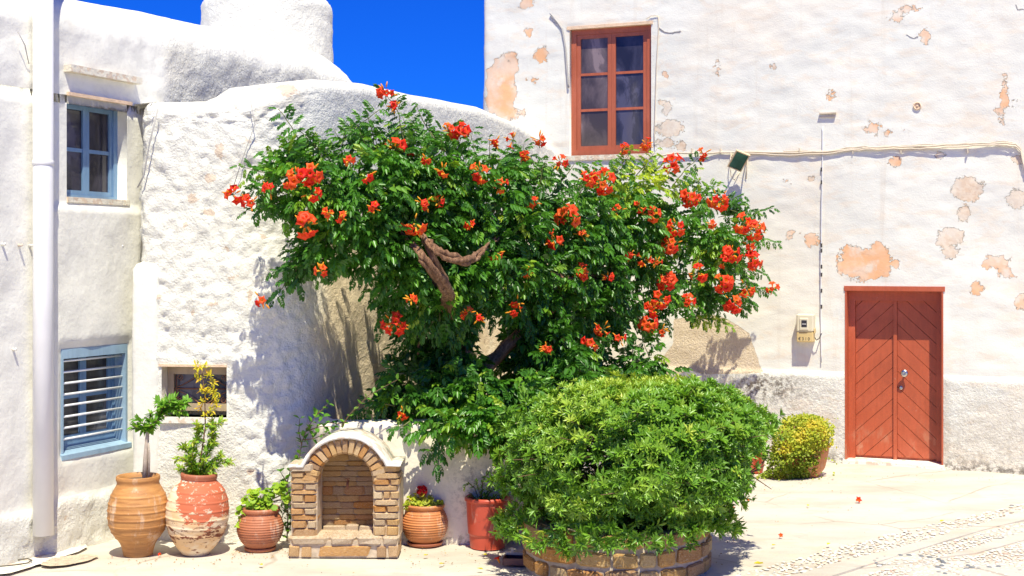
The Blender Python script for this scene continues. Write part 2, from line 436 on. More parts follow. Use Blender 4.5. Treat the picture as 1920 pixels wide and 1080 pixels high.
def m_leaf(name, dark, mid, light, rough=.35, trans=.28, spec=.45, flat=False):
    t = NT(name, rough); t.b.inputs['Specular IOR Level'].default_value = spec
    c = t.ramp(t.attr('tint'), [(0, dark), (.55, mid), (1, light)])
    t.done(c)
    tr = t.n('ShaderNodeBsdfTranslucent'); t.l(t.mix(1, c, (1.0, 1.0, .45), 'MULTIPLY'), tr.inputs[0])
    mx = t.n('ShaderNodeMixShader'); mx.inputs[0].default_value = trans
    t.l(t.b.outputs[0], mx.inputs[1]); t.l(tr.outputs[0], mx.inputs[2])
    t.l(mx.outputs[0], t.t.nodes['Material Output'].inputs[0]); return t.m
M['vine'] = m_leaf('vine_leaf', (.03, .11, .015), (.11, .32, .028), (.56, .68, .05), .34, .36)
M['bush'] = m_leaf('pittosporum_leaf', (.05, .15, .02), (.21, .42, .035), (.58, .68, .09), .33)
M['lime'] = m_leaf('lime_leaf', (.18, .36, .02), (.40, .60, .04), (.66, .62, .04), .5, .35, .3)
M['fresh'] = m_leaf('fresh_leaf', (.08, .24, .02), (.22, .46, .04), (.56, .58, .06), .45, .35, .4)
M['yellow'] = m_leaf('yellow_leaf', (.50, .52, .03), (.78, .64, .03), (.70, .34, .04), .5, .35, .3)
M['creeper'] = m_leaf('creeper_leaf', (.20, .28, .02), (.46, .52, .04), (.72, .56, .05), .5, .3, .3)
M['petal'] = m_leaf('red_petal', (.80, .018, .010), (.90, .06, .015), (.95, .17, .025), .5, .25, .3)
M['tube'] = m_leaf('orange_tube', (.88, .26, .02), (.92, .40, .02), (.88, .55, .05), .5, .25, .3)
M['crimson'] = m_leaf('crimson_petal', (.60, .008, .02), (.68, .015, .025), (.75, .03, .03), .5, .2, .3)
M['fruit'] = m_plain('green_berry', (.26, .36, .08), .5)

# ------------------------------------------------------------------ wall sheets
class Path:
    def __init__(s, pts, step=.02):
        pts = np.array(pts, float); seg = np.linalg.norm(np.diff(pts, axis=0), axis=1); cs = np.concatenate([[0], np.cumsum(seg)])
        n = int(cs[-1]/step)+1; s.S = np.linspace(0, cs[-1], n)
        s.X = np.interp(s.S, cs, pts[:, 0]); s.Y = np.interp(s.S, cs, pts[:, 1]); s.L = cs[-1]; s.cs = cs
        dx = np.gradient(s.X); dy = np.gradient(s.Y); l = np.hypot(dx, dy); s.nx = dy/l; s.ny = -dx/l
    def at(s, q, z=0, off=0):
        q = np.asarray(q, float)
        x = np.interp(q, s.S, s.X)+np.interp(q, s.S, s.nx)*off; y = np.interp(q, s.S, s.Y)+np.interp(q, s.S, s.ny)*off
        return np.stack(np.broadcast_arrays(x, y, np.asarray(z, float)), -1)
    def px(s, x, y, smin=0):
        u = (x-CX)/F; g = s.X-u*s.Y
        k = [i for i in range(len(g)-1) if g[i]*g[i+1] <= 0 and s.S[i] >= smin and s.Y[i] > 1]
        i = min(k, key=lambda j: s.Y[j]) if k else int(np.argmin(np.abs(g)))
        j = min(i+1, len(g)-1); f = 0 if g[i] == g[j] else g[i]/(g[i]-g[j])
        q = s.S[i]+(s.S[j]-s.S[i])*f; Z = s.Y[i]+(s.Y[j]-s.Y[i])*f
        return q, CAM_H-(y-HY)/F*Z
    def frame(s, q):                     # right, outward, up as columns
        nx, ny = float(np.interp(q, s.S, s.nx)), float(np.interp(q, s.S, s.ny))
        return np.array([[-ny, nx, 0], [nx, ny, 0], [0, 0, 1.]]).T
def arc_corner(a, b, c, r, n=10):        # points rounding corner b
    a, b, c = map(np.array, (a, b, c)); u = (a-b)/np.linalg.norm(a-b); v = (c-b)/np.linalg.norm(c-b)
    p0 = b+u*r; p1 = b+v*r
    return [tuple((1-t)**2*p0+2*t*(1-t)*b+t*t*p1) for t in np.linspace(0, 1, n)]

def wall_sheet(name, path, ztop, zk, openings, disp, res, mat, parent, attrs=None, roof_back=1.2, round_r=.12, label=None, zbot=-.1, cap=True, roof_vec=None):
    """openings: (s0,s1,z0,z1,depth,reveal_material_index)"""
    S = np.linspace(0, path.L, max(2, int(path.L/res)+1)); Zl = np.linspace(zbot, zk, max(2, int((zk-zbot)/res)+1))
    def snap(A, vals):
        A = list(A)
        for v in vals:
            i = int(np.argmin(np.abs(np.array(A)-v))); A[i] = v
        return np.array(sorted(set(A)))
    S = snap(S, [v for o in openings for v in o[:2]]); Zl = snap(Zl, [v for o in openings for v in o[2:4]])
    zt = ztop(S); top_rows = max(1, int((zt.max()-zk)/res))
    rows = [np.full_like(S, z) for z in Zl]+[zk+(zt-round_r-zk)*t for t in np.linspace(0, 1, top_rows+1)[1:]]
    offs = [np.zeros_like(S)]*len(rows)
    if cap:
        for a in np.linspace(0, 90, 7)[1:]:
            a = math.radians(a); rows.append(zt-round_r+round_r*math.sin(a)); offs.append(np.full_like(S, -round_r*(1-math.cos(a))))
        rows.append(zt+.02); offs.append(-round_r-(roof_back(S) if callable(roof_back) else np.full_like(S, roof_back)))
    nR, nS = len(rows), len(S)
    Z = np.concatenate(rows); O = np.concatenate(offs); SS = np.tile(S, nR)
    mask = np.ones_like(Z)
    for (a, b, c, d, *_r) in openings:
        dx = np.maximum(np.maximum(a-SS, SS-b), 0); dz = np.maximum(np.maximum(c-Z, Z-d), 0)
        mask = np.minimum(mask, smooth(0, .07, np.hypot(dx, dz)))
    P0 = path.at(SS, Z, 0)
    D = disp(SS, Z, P0, mask)
    V = path.at(SS, Z, O+D)
    if roof_vec is not None: V[-nS:] = V[-2*nS:-nS]+np.array([*roof_vec, .02])
    idx = np.arange(nR*nS).reshape(nR, nS)
    q = np.stack([idx[:-1, :-1], idx[:-1, 1:], idx[1:, 1:], idx[1:, :-1]], -1)
    keep = np.ones((nR-1, nS-1), bool)
    for (a, b, c, d, *_r) in openings:
        sc_ = (S[:-1] >= a-1e-6) & (S[1:] <= b+1e-6); zc = np.zeros(nR-1, bool); zc[:len(Zl)-1] = (Zl[:-1] >= c-1e-6) & (Zl[1:] <= d+1e-6)
        keep &= ~(zc[:, None] & sc_[None, :])
    q = q[keep]; fm = np.zeros(len(q), int)
    V = list(V); Fx = []; fmx = []; extra = 0
    nV = len(V); Vx = []
    for (a, b, c, d, dep, mi) in openings:
        n0 = nV+len(Vx)
        for (s_, z_) in ((a, c), (b, c), (b, d), (a, d)): Vx.append(path.at(s_, z_, 0)); 
        for (s_, z_) in ((a, c), (b, c), (b, d), (a, d)): Vx.append(path.at(s_, z_, -dep))
        for k in range(4):
            k2 = (k+1) % 4; Fx.append((n0+k, n0+4+k, n0+4+k2, n0+k2)); fmx.append(mi)
    if Vx: V = np.concatenate([np.array(V), np.array(Vx)])
    V = np.array(V); q = np.concatenate([q, np.array(Fx, int)]) if Fx else q
    fm = np.concatenate([fm, fmx]) if Fx else fm
    at = {k: np.concatenate([f(SS, Z, P0), np.full(len(Vx), -1. if k in ('peel', 'bare', 'patch') else 0.)]) for k, f in (attrs or {}).items()}
    for k in ('peel', 'dirt', 'warm', 'rough'):
        if k not in at: at[k] = np.full(len(V), -1. if k == 'peel' else 0.)
    me = mesh_np(name, V, q, mat, at, True, fm)
    return link(name, me, parent, label)

def blobs(path, lst):
    """signed patch field in metres from photo-pixel ellipses lying on the wall"""
    cs = []
    for x, y, rx, ry in lst:
        s0, z0 = path.px(x, y); s1, _ = path.px(x+rx, y); _, z1 = path.px(x, y-ry)
        cs.append((s0, z0, abs(s1-s0), abs(z1-z0)))
    def f(S, Z, P):
        r = np.full_like(S, -1.)
        for s0, z0, a, b in cs:
            d = np.hypot((S-s0)/a, (Z-z0)/b); r = np.maximum(r, (1-d)*min(a, b)*.9)
        return r
    return f
def polyfield(path, pts):
    Q = np.array([path.px(x, y) for x, y in pts])
    def f(S, Z, P):
        P2 = np.stack([S, Z], -1); inside = np.zeros(len(S), bool); dist = np.full(len(S), 9.)
        for i in range(len(Q)):
            a, b = Q[i], Q[(i+1) % len(Q)]; e = b-a
            t = np.clip(((P2-a) @ e)/(e @ e), 0, 1); dist = np.minimum(dist, np.linalg.norm(P2-a-t[:, None]*e, axis=1))
            c = ((a[1] > P2[:, 1]) != (b[1] > P2[:, 1])) & (P2[:, 0] < (b[0]-a[0])*(P2[:, 1]-a[1])/((b[1]-a[1]) or 1e-9)+a[0]); inside ^= c
        return np.where(inside, dist, -dist)
    return f

# ================================================================== THE SETTING: ground
xs = np.concatenate([np.linspace(-60, -7, 12), np.arange(-6.6, 7.2, .06), np.linspace(8, 60, 12)])
ys = np.concatenate([np.linspace(-50, 6.5, 14), np.arange(6.8, 16, .06), np.linspace(17, 80, 14)])
gx, gy = np.meshgrid(xs, ys); P = np.stack([gx.ravel(), gy.ravel(), np.zeros(gx.size)], -1)
near = smooth(8, 6, np.abs(P[:, 0]))*smooth(6, 8, P[:, 1])*smooth(17, 15, P[:, 1])
P[:, 2] = (fbm(P, .9, 3, 3)*.010+fbm(P, 5, 3, 9)*.0025)*near-.006
I = np.arange(gx.size).reshape(gx.shape)
q = np.stack([I[:-1, :-1], I[:-1, 1:], I[1:, 1:], I[1:, :-1]], -1).reshape(-1, 4)
ground = link('ground', mesh_np('ground', P, q, M['ground']))
tag(ground, 'pale cream cement paving of the little square', kind='structure')

# ================================================================== LEFT HOUSE (A): white, recedes from the left edge
a_dir = np.array([.39, .92])/np.hypot(.39, .92); a_nrm = np.array([a_dir[1], -a_dir[0]])
A0 = np.array([-3.29, 9.46])
A_start = A0-a_dir*2.6; A_end = A0+a_dir*4.62
A_ret = A_end-a_nrm*3.2
PA = Path([tuple(A_start)]+arc_corner(A_start, A_end, A_ret, .25)+[tuple(A_ret)])
cr = [(-9, 4.0)]+[PA.px(x, y) for x, y in ((180, 0), (300, 22), (400, 45), (480, 60), (560, 82), (620, 98), (650, 118), (672, 140))]
cr[0] = (0, cr[1][1]-.0)
cr_s = np.array([c[0] for c in cr]); cr_z = np.array([c[1] for c in cr])+.03
def ztA(S): return np.interp(S, np.append(cr_s, [PA.L-3.0, PA.L]), np.append(cr_z, [cr_z[-1]-.05, cr_z[-1]]))
ow = [PA.px(125, 176), PA.px(241, 372)]; lw = [PA.px(114, 655), PA.px(238, 836)]
uz1 = PA.px(127, 178)[1]; uz0 = PA.px(127, 374)[1]; lz1 = PA.px(116, 655)[1]; lz0 = PA.px(116, 852)[1]
opA = [(ow[0][0], ow[1][0], uz0, uz1, .16, 1), (lw[0][0], lw[1][0], lz0, lz1, .15, 2)]
led_s0, led_z = PA.px(92, 385); led_s1, _ = PA.px(258, 380); soc_z = PA.px(110, 938)[1]
def dispA(S, Z, P, m):
    rough = smooth(PA.px(290, 200)[0], PA.px(330, 200)[0], S)*smooth(4.1, 3.8, Z)
    soc = smooth(soc_z+.02, soc_z-.06, Z+.05*vnoise(P*3, 5))
    d = fbm(P, 1.2, 3, 11)*.02+fbm(P, 7, 3, 12)*.004
    d += rough*fbm(P, 15, 3, 13)*.006+soc*(.02+fbm(P, 14, 4, 14)*.014)
    top = smooth(3.0, 3.4, Z)*fbm(P, 5, 3, 15)*.012
    d += .035*smooth(led_z+.01, led_z-.012, Z)*smooth(led_s0-.05, led_s0, S)*smooth(led_s1+.05, led_s1, S)
    return (d+top)*m
rootA = thing('white_house', 'whitewashed house with blue windows and downpipe at the left edge', 'house', (A0[0], A0[1], 0))
peelA = blobs(PA, [(118, 968, 5, 3), (1, 965, 6, 5)])
wall_sheet('wall', PA, ztA, 3.2, opA, dispA, .035, [M['wash_smooth'], M['wash_smooth'], M['blue_light']], rootA,
           {'peel': peelA, 'rough': lambda S, Z, P: np.maximum(smooth(PA.px(290, 200)[0], PA.px(330, 200)[0], S+.3*vnoise(P*2, 8))*smooth(3.98, 3.75, Z+.1*vnoise(P*3, 4)), .8*smooth(soc_z+.02, soc_z-.06, Z+.05*vnoise(P*3, 5)))}, roof_back=3.0, round_r=.30)
# round tower on the roof
tw = np.array([-2.50, 13.6]); prof = []
tr, tz0, tz1 = .665, 3.6, 4.74
zz = np.linspace(tz0, tz1-.12, 28)
prof = [(tr, z) for z in zz]+[(tr-.12*(1-math.cos(a)), tz1-.12+.12*math.sin(a)) for a in np.linspace(.2, math.pi/2, 6)]+[(.3, tz1+.02), (.01, tz1+.03)]
n = 96; V = np.array([(tw[0]+r*math.cos(2*math.pi*k/n), tw[1]+r*math.sin(2*math.pi*k/n), z) for r, z in prof for k in range(n)])
dn = fbm(V, 14, 4, 21)*.010+fbm(V, 2, 2, 22)*.015; dirv = V[:, :2]-tw; dirv /= np.linalg.norm(dirv, axis=1)[:, None]+1e-9
V[:, :2] += dirv*dn[:, None]; V[:, 2] += dn*.5
I = np.arange(len(prof)*n).reshape(len(prof), n); J = np.roll(I, -1, 1)
q = np.stack([I[:-1], J[:-1], J[1:], I[1:]], -1).reshape(-1, 4)
link('round_tower', mesh_np('round_tower', V, q, M['wash'], {'peel': np.full(len(V), -1.), 'dirt': np.zeros(len(V))}), rootA)

def wall_box(mb, path, s0, s1, z0, z1, o0, o1, m=0):       # a box lying along the wall (o = outward offsets)
    P = [path.at(s0, z0, o1), path.at(s1, z0, o1), path.at(s1, z0, o0), path.at(s0, z0, o0)]
    P += [p+np.array([0, 0, z1-z0]) for p in P]; mb.hexa(P, m)

def casement(path, s0, s1, z0, z1, off, root, mat, glass, rows, fw=.05, cols=2, name='window', th=.05, seed=0, mid=.012, left_glass=None, label=None):
    """window part: outer frame; children: casement frames, glazing bars, panes"""
    mb = MB()
    for a, b, c, d in ((s0, s1, z1-fw, z1), (s0, s1, z0, z0+fw), (s0, s0+fw, z0+fw, z1-fw), (s1-fw, s1, z0+fw, z1-fw)):
        wall_box(mb, path, a, b, c, d, off-th, off)
    w = mb.build(name, mat, root, label)
    ia, ib, ic, id_ = s0+fw, s1-fw, z0+fw, z1-fw
    cw = (ib-ia)/cols; cf = fw*.75
    for c_ in range(cols):
        a, b = ia+c_*cw+.001, ia+(c_+1)*cw-.001
        cm = MB(); o = off-.012
        for p in ((a, b, id_-cf, id_-.001), (a, b, ic+.001, ic+cf), (a, a+cf, ic+cf, id_-cf), (b-cf, b, ic+cf, id_-cf)):
            wall_box(cm, path, *p, o-th*.7, o)
        cm.build('casement', mat, w)
        h = (id_-cf-ic-cf)/rows
        for r in range(1, rows):
            bm_ = MB(); wall_box(bm_, path, a+cf, b-cf, ic+cf+r*h-.014, ic+cf+r*h+.014, o-th*.6, o-.004); bm_.build('glazing_bar', mat, w)
        for r in range(rows):
            z_0, z_1 = ic+cf+r*h, ic+cf+(r+1)*h
            g = MB(); wall_box(g, path, a+cf, b-cf, z_0+(.014 if r else 0), z_1-(.014 if r < rows-1 else 0), o-th*.45, o-th*.3)
            g.build('pane', (left_glass if (c_ == 0 and left_glass) else glass), w)
    return w
casement(PA, ow[0][0], ow[1][0], uz0, uz1, -.105, rootA, M['blue_paint'], M['glass'], 2, .045, label='blue upper window with four panes')
mb = MB()                                                     # overhang added at the lintel edge, casts the niche's shade on the upper window
pts = [PA.at(s, PA.px(130, 133)[1]+.012*math.sin(i*1.3), .0) for i, s in enumerate(np.linspace(ow[0][0]-.03, ow[1][0]+.10, 9))]
wall_box(mb, PA, ow[0][0]-.02, ow[1][0]+.09, uz1+.165, uz1+.215, -.01, .06)
mb.build('added_overhang', M['wash_warm'], rootA)
mb = MB(); wall_box(mb, PA, ow[0][0]-.0, ow[1][0]+.02, uz1-.004, uz1+.022, -.12, .022); mb.build('lintel', M['peach'], rootA)
mb = MB(); wall_box(mb, PA, ow[0][0]-.0, ow[1][0]+.0, uz0-.02, uz0+.02, -.14, .012); mb.build('window_sill', M['wash_warm'], rootA)
lwin = casement(PA, lw[0][0]+.004, lw[1][0]-.004, lz0+.03, lz1-.004, -.10, rootA, M['blue_paint'], M['glass_grey'], 2, .045, label='lower blue window behind rusty white bars')
for i in range(8):                                            # horizontal bars
    z = lz0+.10+(lz1-lz0-.19)*i/7
    b = MB(); b.tube([PA.at(lw[0][0]-.0, z, -.03), PA.at(lw[1][0]-.01, z, -.03)], .0085, 8); b.build('bar', M['white_metal'], lwin)
mb = MB()
for a, b, c, d in ((lw[0][0]+.001, lw[0][0]+.022, lz0, lz1-.07), (lw[1][0]-.022, lw[1][0]-.001, lz0, lz1-.07), (lw[0][0]+.001, lw[1][0]-.001, lz1-.07, lz1-.001)):
    wall_box(mb, PA, a, b, c, d, -.099, .006)
mb.build('window_surround', M['blue_light'], rootA)
mb = MB(); P8 = [PA.at(lw[0][0]-.02, lz0-.04, .03), PA.at(lw[1][0]+.02, lz0-.04, .03), PA.at(lw[1][0]+.02, lz0-.04, -.12), PA.at(lw[0][0]-.02, lz0-.04, -.12)]
P8 += [PA.at(lw[0][0]-.02, lz0-.005, .03), PA.at(lw[1][0]+.02, lz0-.005, .03), PA.at(lw[1][0]+.02, lz0+.035, -.12), PA.at(lw[0][0]-.02, lz0+.035, -.12)]
mb.hexa(P8); mb.build('window_sill', M['blue_light'], rootA)
# downpipe
sp, _ = PA.px(63, 500); mb = MB(); base = PA.at(sp, 0, .085)
zpb = CAM_H-(1003-HY)/F*base[1]
mb.tube([base+[0, 0, zpb], base+[0, 0, 2.0], base+[0, 0, 5.0]], [.070, .069, .069], 24)
pipe = mb.build('downpipe', M['pvc'], rootA)
mb = MB(); mb.lathe([(.062, 0), (.064, .001)], 24, (base[0], base[1], zpb-.003)); mb.build('pipe_opening', M['dark'], pipe)
for z in (2.75,):
    mb = MB(); mb.lathe([(.071, 0), (.074, .004), (.074, .03), (.071, .034)], 24, (base[0], base[1], z)); mb.build('pipe_clip', M['pvc'], pipe)
for x, y in ((5, 458), (37, 460), (57, 460), (225, 462), (25, 655)):
    s, z = PA.px(x, y); h = MB(); h.tube([PA.at(s, z, -.01), PA.at(s, z, .022), PA.at(s, z+.01, .026)], [.012, .010, .006], 6); h.build('wall_hook', M['wash_smooth'], rootA)
# buttress where the two houses meet
mb = MB(); V = []; Fs = []
bx0, bz = W(268, 485, 9.93)[0], .0
nn_ = 14; zz = np.concatenate([np.linspace(-.05, 2.02, 20), [2.06, 2.08]])
for j, z in enumerate(zz):
    for k in range(nn_):
        a = math.pi*k/(nn_-1); w = .105*(1 if z < 2.05 else (.75 if z < 2.07 else .3)); f = .5
        V.append((bx0-w*np.sign(math.cos(a))*abs(math.cos(a))**f, 10.07-.085*(w/.105)*math.sin(a)**f, z))
V = np.array(V); V[:, :2] += (fbm(V, 4, 3, 31)*.008)[:, None]
I = np.arange(len(zz)*nn_).reshape(len(zz), nn_); q = np.stack([I[:-1, :-1], I[:-1, 1:], I[1:, 1:], I[1:, :-1]], -1).reshape(-1, 4)
link('buttress', mesh_np('buttress', V, q[:, ::-1], M['wash_smooth'], {'peel': np.full(len(V), -1.), 'dirt': np.zeros(len(V))}), rootA)
mb = MB()
for pth in ([(863-0, 390)],): pass
s0, z0 = PA.px(22, 52)
mb.tube([PA.at(PA.px(25, 60)[0], PA.px(25, 60)[1], .04), PA.at(PA.px(36, 85)[0], PA.px(36, 85)[1], .05), PA.at(PA.px(50, 120)[0], PA.px(50, 120)[1], .02)], .004, 5)
mb.build('loose_wire', M['cable_grey'], rootA)

# ================================================================== MIDDLE HOUSE (B): rough whitewashed mass
b_dir = np.array([.378, .926]); B0 = np.array([-2.84, 10.35]); B1 = np.array([-2.80, 10.02]); B2 = np.array([-1.63, 9.86])
B3 = np.array([.72, 15.55])
PB = Path([tuple(B0)]+arc_corner(B0, B1, B2, .08, 5)+arc_corner(B1, B2, B3, .62, 14)+[tuple(B3)])
crest = [PB.px(x, y, .1) for x, y in ((262, 196), (330, 193), (400, 190), (480, 186), (520, 172), (552, 155), (600, 152), (690, 160), (780, 180), (850, 192), (905, 203), (945, 222), (985, 240), (1020, 262), (1060, 290))]
kb = sorted(crest); kb_s = np.array([c[0] for c in kb]); kb_z = np.array([c[1] for c in kb])
def ztB(S): return np.interp(S, kb_s, kb_z)+.02
sw0, swz1 = PB.px(303, 686); sw1, swz0 = PB.px(425, 783)
opB = [(sw0, sw1, swz0, swz1, .17, 1)]
sB_smooth = PB.px(560, 500)[0]
def dispB(S, Z, P, m):
    left = smooth(sB_smooth+.25, sB_smooth-.15, S)
    pan = smooth(.0, .12, np.maximum(np.maximum(sw0-S-.02, S-sw1-.05), Z-swz0))     # smooth panel under the small window
    r = np.abs(fbm(P, 5.5, 2, 41)); 
    d = left*(fbm(P, 4, 2, 42)*.010+fbm(P, 20, 3, 43, .6)*.013-(.25-np.clip(r, 0, .25))*.030)*(.25+.75*pan)
    d += (1-left)*(fbm(P, 2, 2, 44)*.012+fbm(P, 16, 3, 45)*.003)
    d += fbm(P, 1.1, 2, 46)*.03*smooth(0, .3, S)
    return d*m*smooth(.05, .3, S)
rootB = thing('rough_white_house', 'lumpy rough whitewashed house with a small grilled window', 'house', (B2[0], B2[1], 0))
peelB = blobs(PB, [(395, 335, 11, 6), (412, 285, 12, 14), (355, 375, 12, 8), (395, 400, 11, 5), (420, 467, 12, 6), (400, 570, 9, 6), (545, 170, 16, 14), (345, 420, 6, 6),
                   (435, 520, 14, 5), (468, 555, 5, 12), (490, 440, 9, 7), (470, 885, 6, 4), (360, 590, 4, 5), (300, 555, 5, 6), (465, 265, 12, 5)])
warm_shadeB = lambda S, Z, P: smooth(sB_smooth-.05, sB_smooth+.35, S+.1*vnoise(P*4, 5))*smooth(2.65, 2.1, Z+.15*vnoise(P*3, 6))  # tan vine shade painted into the wall colour, low on the receding part
wall_sheet('wall', PB, ztB, 3.1, opB, dispB, .02, [M['wash'], M['wash_warm']], rootB, {'peel': peelB, 'warm': warm_shadeB}, roof_vec=(-.55, .55), round_r=.10)
# small window: tan frame, dark pane, iron scroll grille, sill with clay bits
mb = MB(); o = -.11; t_ = .035
for a, b, c, d in ((sw0+.002, sw1-.002, swz1-.07, swz1-.002), (sw0+.002, sw0+.05, swz0+.09, swz1-.07), (sw0+.002, sw1-.002, swz0+.035, swz0+.09)):
    wall_box(mb, PB, a, b, c, d, o-.05, o)
swin = mb.build('window', M['tan_paint'], rootB, 'small window with scrolled iron grille')
mb = MB(); wall_box(mb, PB, sw0+.05, sw1-.01, swz0+.09, swz1-.07, o-.05, o-.035); mb.build('pane', M['glass'], swin)
zc = (swz0+swz1)/2+.01
def scroll(cx, cz, r, turns, ph, k=22):
    return [PB.at(cx+r*(1-i/k*.8)*math.cos(ph+turns*2*math.pi*i/k), cz+r*(1-i/k*.8)*math.sin(ph+turns*2*math.pi*i/k), o-.01) for i in range(k)]
g = MB(); wid = sw1-sw0
g.tube([PB.at(sw0+.05, zc, o-.01), PB.at(sw1-.01, zc, o-.01)], .005, 5)
g.tube([PB.at(sw0+.07, swz0+.10, o-.01), PB.at(sw0+.07, swz1-.08, o-.01)], .004, 5)
for sg in (1, -1):
    g.tube([PB.at(sw0+.08+wid*.42*t, zc+sg*(.015+.12*t**1.2), o-.01) for t in np.linspace(0, 1, 7)], .004, 5)
    g.tube([PB.at(sw1-.02-wid*.42*t, zc+sg*(.015+.12*t**1.2), o-.01) for t in np.linspace(0, 1, 7)], .004, 5)
    g.tube(scroll(sw0+.095, zc+sg*.085, .025, 1.4, -sg*1.5), .0035, 5); g.tube(scroll(sw1-.06, zc+sg*.085, .025, 1.4, -sg*1.5), .0035, 5)
g.build('iron_grille', M['rust'], swin)
mb = MB(); wall_box(mb, PB, sw0-.01, sw1+.01, swz0-.045, swz0+.0, -.16, .018); mb.build('window_sill', M['wash_smooth'], rootB)
mb = MB(); wall_box(mb, PB, sw0-.02, sw1+.0, swz1-.004, swz1+.014, -.10, .012); mb.build('lintel', M['peach'], rootB)
# wires and rod fixed on the rough wall
for pts_, r in (([(300, 205), (285, 270), (275, 330), (268, 352)], .006), ([(470, 190), (478, 235), (455, 300), (440, 350)], .003), ([(290, 130+62), (287, 200)], .004)):
    mb = MB(); mb.tube([PB.at(PB.px(x, y, .1)[0], PB.px(x, y, .1)[1], .035+.01*(i % 2)) for i, (x, y) in enumerate(pts_)], r, 5); mb.build('wall_wire', M['cable_grey'], rootB)

# low terrace wall in front of the planting bed
D_top = .885
PD = Path([(-1.62, 10.4)]+arc_corner((-1.62, 10.4), (-1.42, 9.80), (.3, 9.84), .10, 5)+arc_corner((-1.2, 9.8), (.32, 9.84), (2.02, 14.2), .2, 6)+[(2.02, 14.2)])
def dispD(S, Z, P, m): return (fbm(P, 2, 3, 51)*.012+fbm(P, 12, 3, 52)*.003)
rootD = thing('terrace_wall', 'low smooth white retaining wall under the flowering vine', 'wall', (-.5, 9.84, 0))
wall_sheet('wall', PD, lambda S: np.full_like(S, D_top), .8, [], dispD, .04, [M['wash_smooth']], rootD, {'warm': lambda S, Z, P: np.clip(.55+.5*vnoise(P*2, 3), 0, 1), 'dirt': lambda S, Z, P: .8*smooth(.12, 0, Z)+.5*smooth(.25, 0, np.abs(S-PD.px(882, 900)[0]))*smooth(.85, .5, Z)*smooth(.1, .3, Z)}, roof_back=.08, round_r=.04)  # warm shade tone mottled into the wash; dirt along the foot
mb = MB(); ring = [(-1.5, 10.0), (.25, 9.98), (1.85, 14.1), (.5, 14.6), (-1.2, 10.8)]
mb.add([(x, y, .80) for x, y in ring], [tuple(range(5))]); mb.add([(x, y, .81+.05*random.random()) for x, y in ring[:0]], [])
bed = mb.build('planting_bed', M['mortar_grey']); tag(bed, 'pale dry soil of the raised bed behind the terrace wall', kind='structure')  # bed colour paled to bounce light onto the shaded wall

# ================================================================== RIGHT HOUSE (C)
c_dir = np.array([.922, -.388]); c_dir /= np.linalg.norm(c_dir); c_n = np.array([c_dir[1], -c_dir[0]])
C0 = np.array([-.337, 15.3]); C_back = C0-c_n*5; C1 = C0+c_dir*7.6
PC = Path([tuple(C_back)]+arc_corner(C_back, C0, C1, .06, 5)+[tuple(C1)])
def C(x, y): return PC.px(x, y, 4.0)
d0, dz1 = C(1585, 548); d1, _ = C(1768, 540); _, dz0 = C(1676, 872)
dz1 = C(1676, 545)[1]; dz0 = .0
w0, wz1 = C(1068, 55); w1, _ = C(1221, 52); wz0 = C(1143, 290)[1]
opC = [(d0, d1, .03, dz1, .30, 0), (w0, w1, wz0, wz1, .16, 0)]
socz = C(1850, 711)[1]
def dispC(S, Z, P, m):
    d = fbm(P, 1.3, 3, 61)*.014+fbm(P*np.array([1, 1, 2]), 6, 3, 62)*.004
    so = smooth(socz+.012, socz-.012, Z+.012*vnoise(P*5, 66))
    d += so*(.028+fbm(P, 17, 4, 63)*.008)
    return d*m*smooth(0, .05, np.abs(S-5))+0
rootC = thing('plaster_house', 'big peeling plaster house with red window and red double door', 'house', (C0[0], C0[1], 0))
O_ = [(940, 165, 30, 62), (958, 212, 22, 14), (962, 118, 12, 20), (1016, 104, 13, 15), (990, 62, 5, 8), (1622, 496, 54, 30), (1600, 480, 26, 20), (1648, 480, 24, 24), (1884, 188, 9, 14), (1878, 212, 9, 18), (1886, 160, 4, 14),
      (1635, 242, 16, 12), (1666, 246, 9, 7), (1693, 248, 4, 5), (1560, 178, 9, 13), (1447, 127, 9, 7), (1682, 32, 12, 9), (1702, 18, 14, 6), (1733, 72, 6, 8), (1247, 135, 6, 7), (1683, 303, 11, 7), (1480, 438, 10, 6), (1522, 450, 14, 12),
      (1870, 492, 24, 14), (1885, 510, 14, 12), (1915, 570, 12, 14), (1830, 538, 10, 13), (1475, 340, 7, 4), (985, 5, 12, 10), (1000, 150, 10, 6), (1345, 125, 7, 11)]
T_ = [(1780, 445, 26, 20), (1778, 470, 14, 14), (1812, 355, 30, 24), (1805, 400, 13, 15), (1905, 372, 18, 20), (1258, 240, 26, 16), (1250, 270, 20, 10), (1275, 272, 7, 10), (1250, 205, 8, 12), (1240, 190, 6, 6), (1905, 300, 9, 9), (1760, 293, 8, 6), (1523, 336, 8, 4), (1900, 190, 5, 9)]
BIG = [(1262, 598), (1330, 588), (1360, 596), (1405, 625), (1413, 648), (1425, 685), (1433, 700), (1236, 702), (1240, 672), (1262, 645)]
sdirt, _ = C(1430, 740)
s1790, _ = C(1775, 900)
wall_sheet('wall', PC, lambda S: np.full_like(S, 6.6), 5.3, opC, dispC, .028, [M['house']], rootC,
           {'peel': blobs(PC, O_), 'bare': blobs(PC, T_), 'patch': polyfield(PC, BIG),
            'dirt': lambda S, Z, P: np.clip(.95*smooth(.75, .1, np.hypot((S-sdirt)/.9, (Z-.75)/.33))*smooth(socz+.02, socz-.03, Z)
                                            + .25*smooth(socz, .1, Z)+.6*smooth(.14, 0, Z), 0, 1),
            'socle': lambda S, Z, P: smooth(socz+.02, socz-.01, Z)}, roof_back=4)
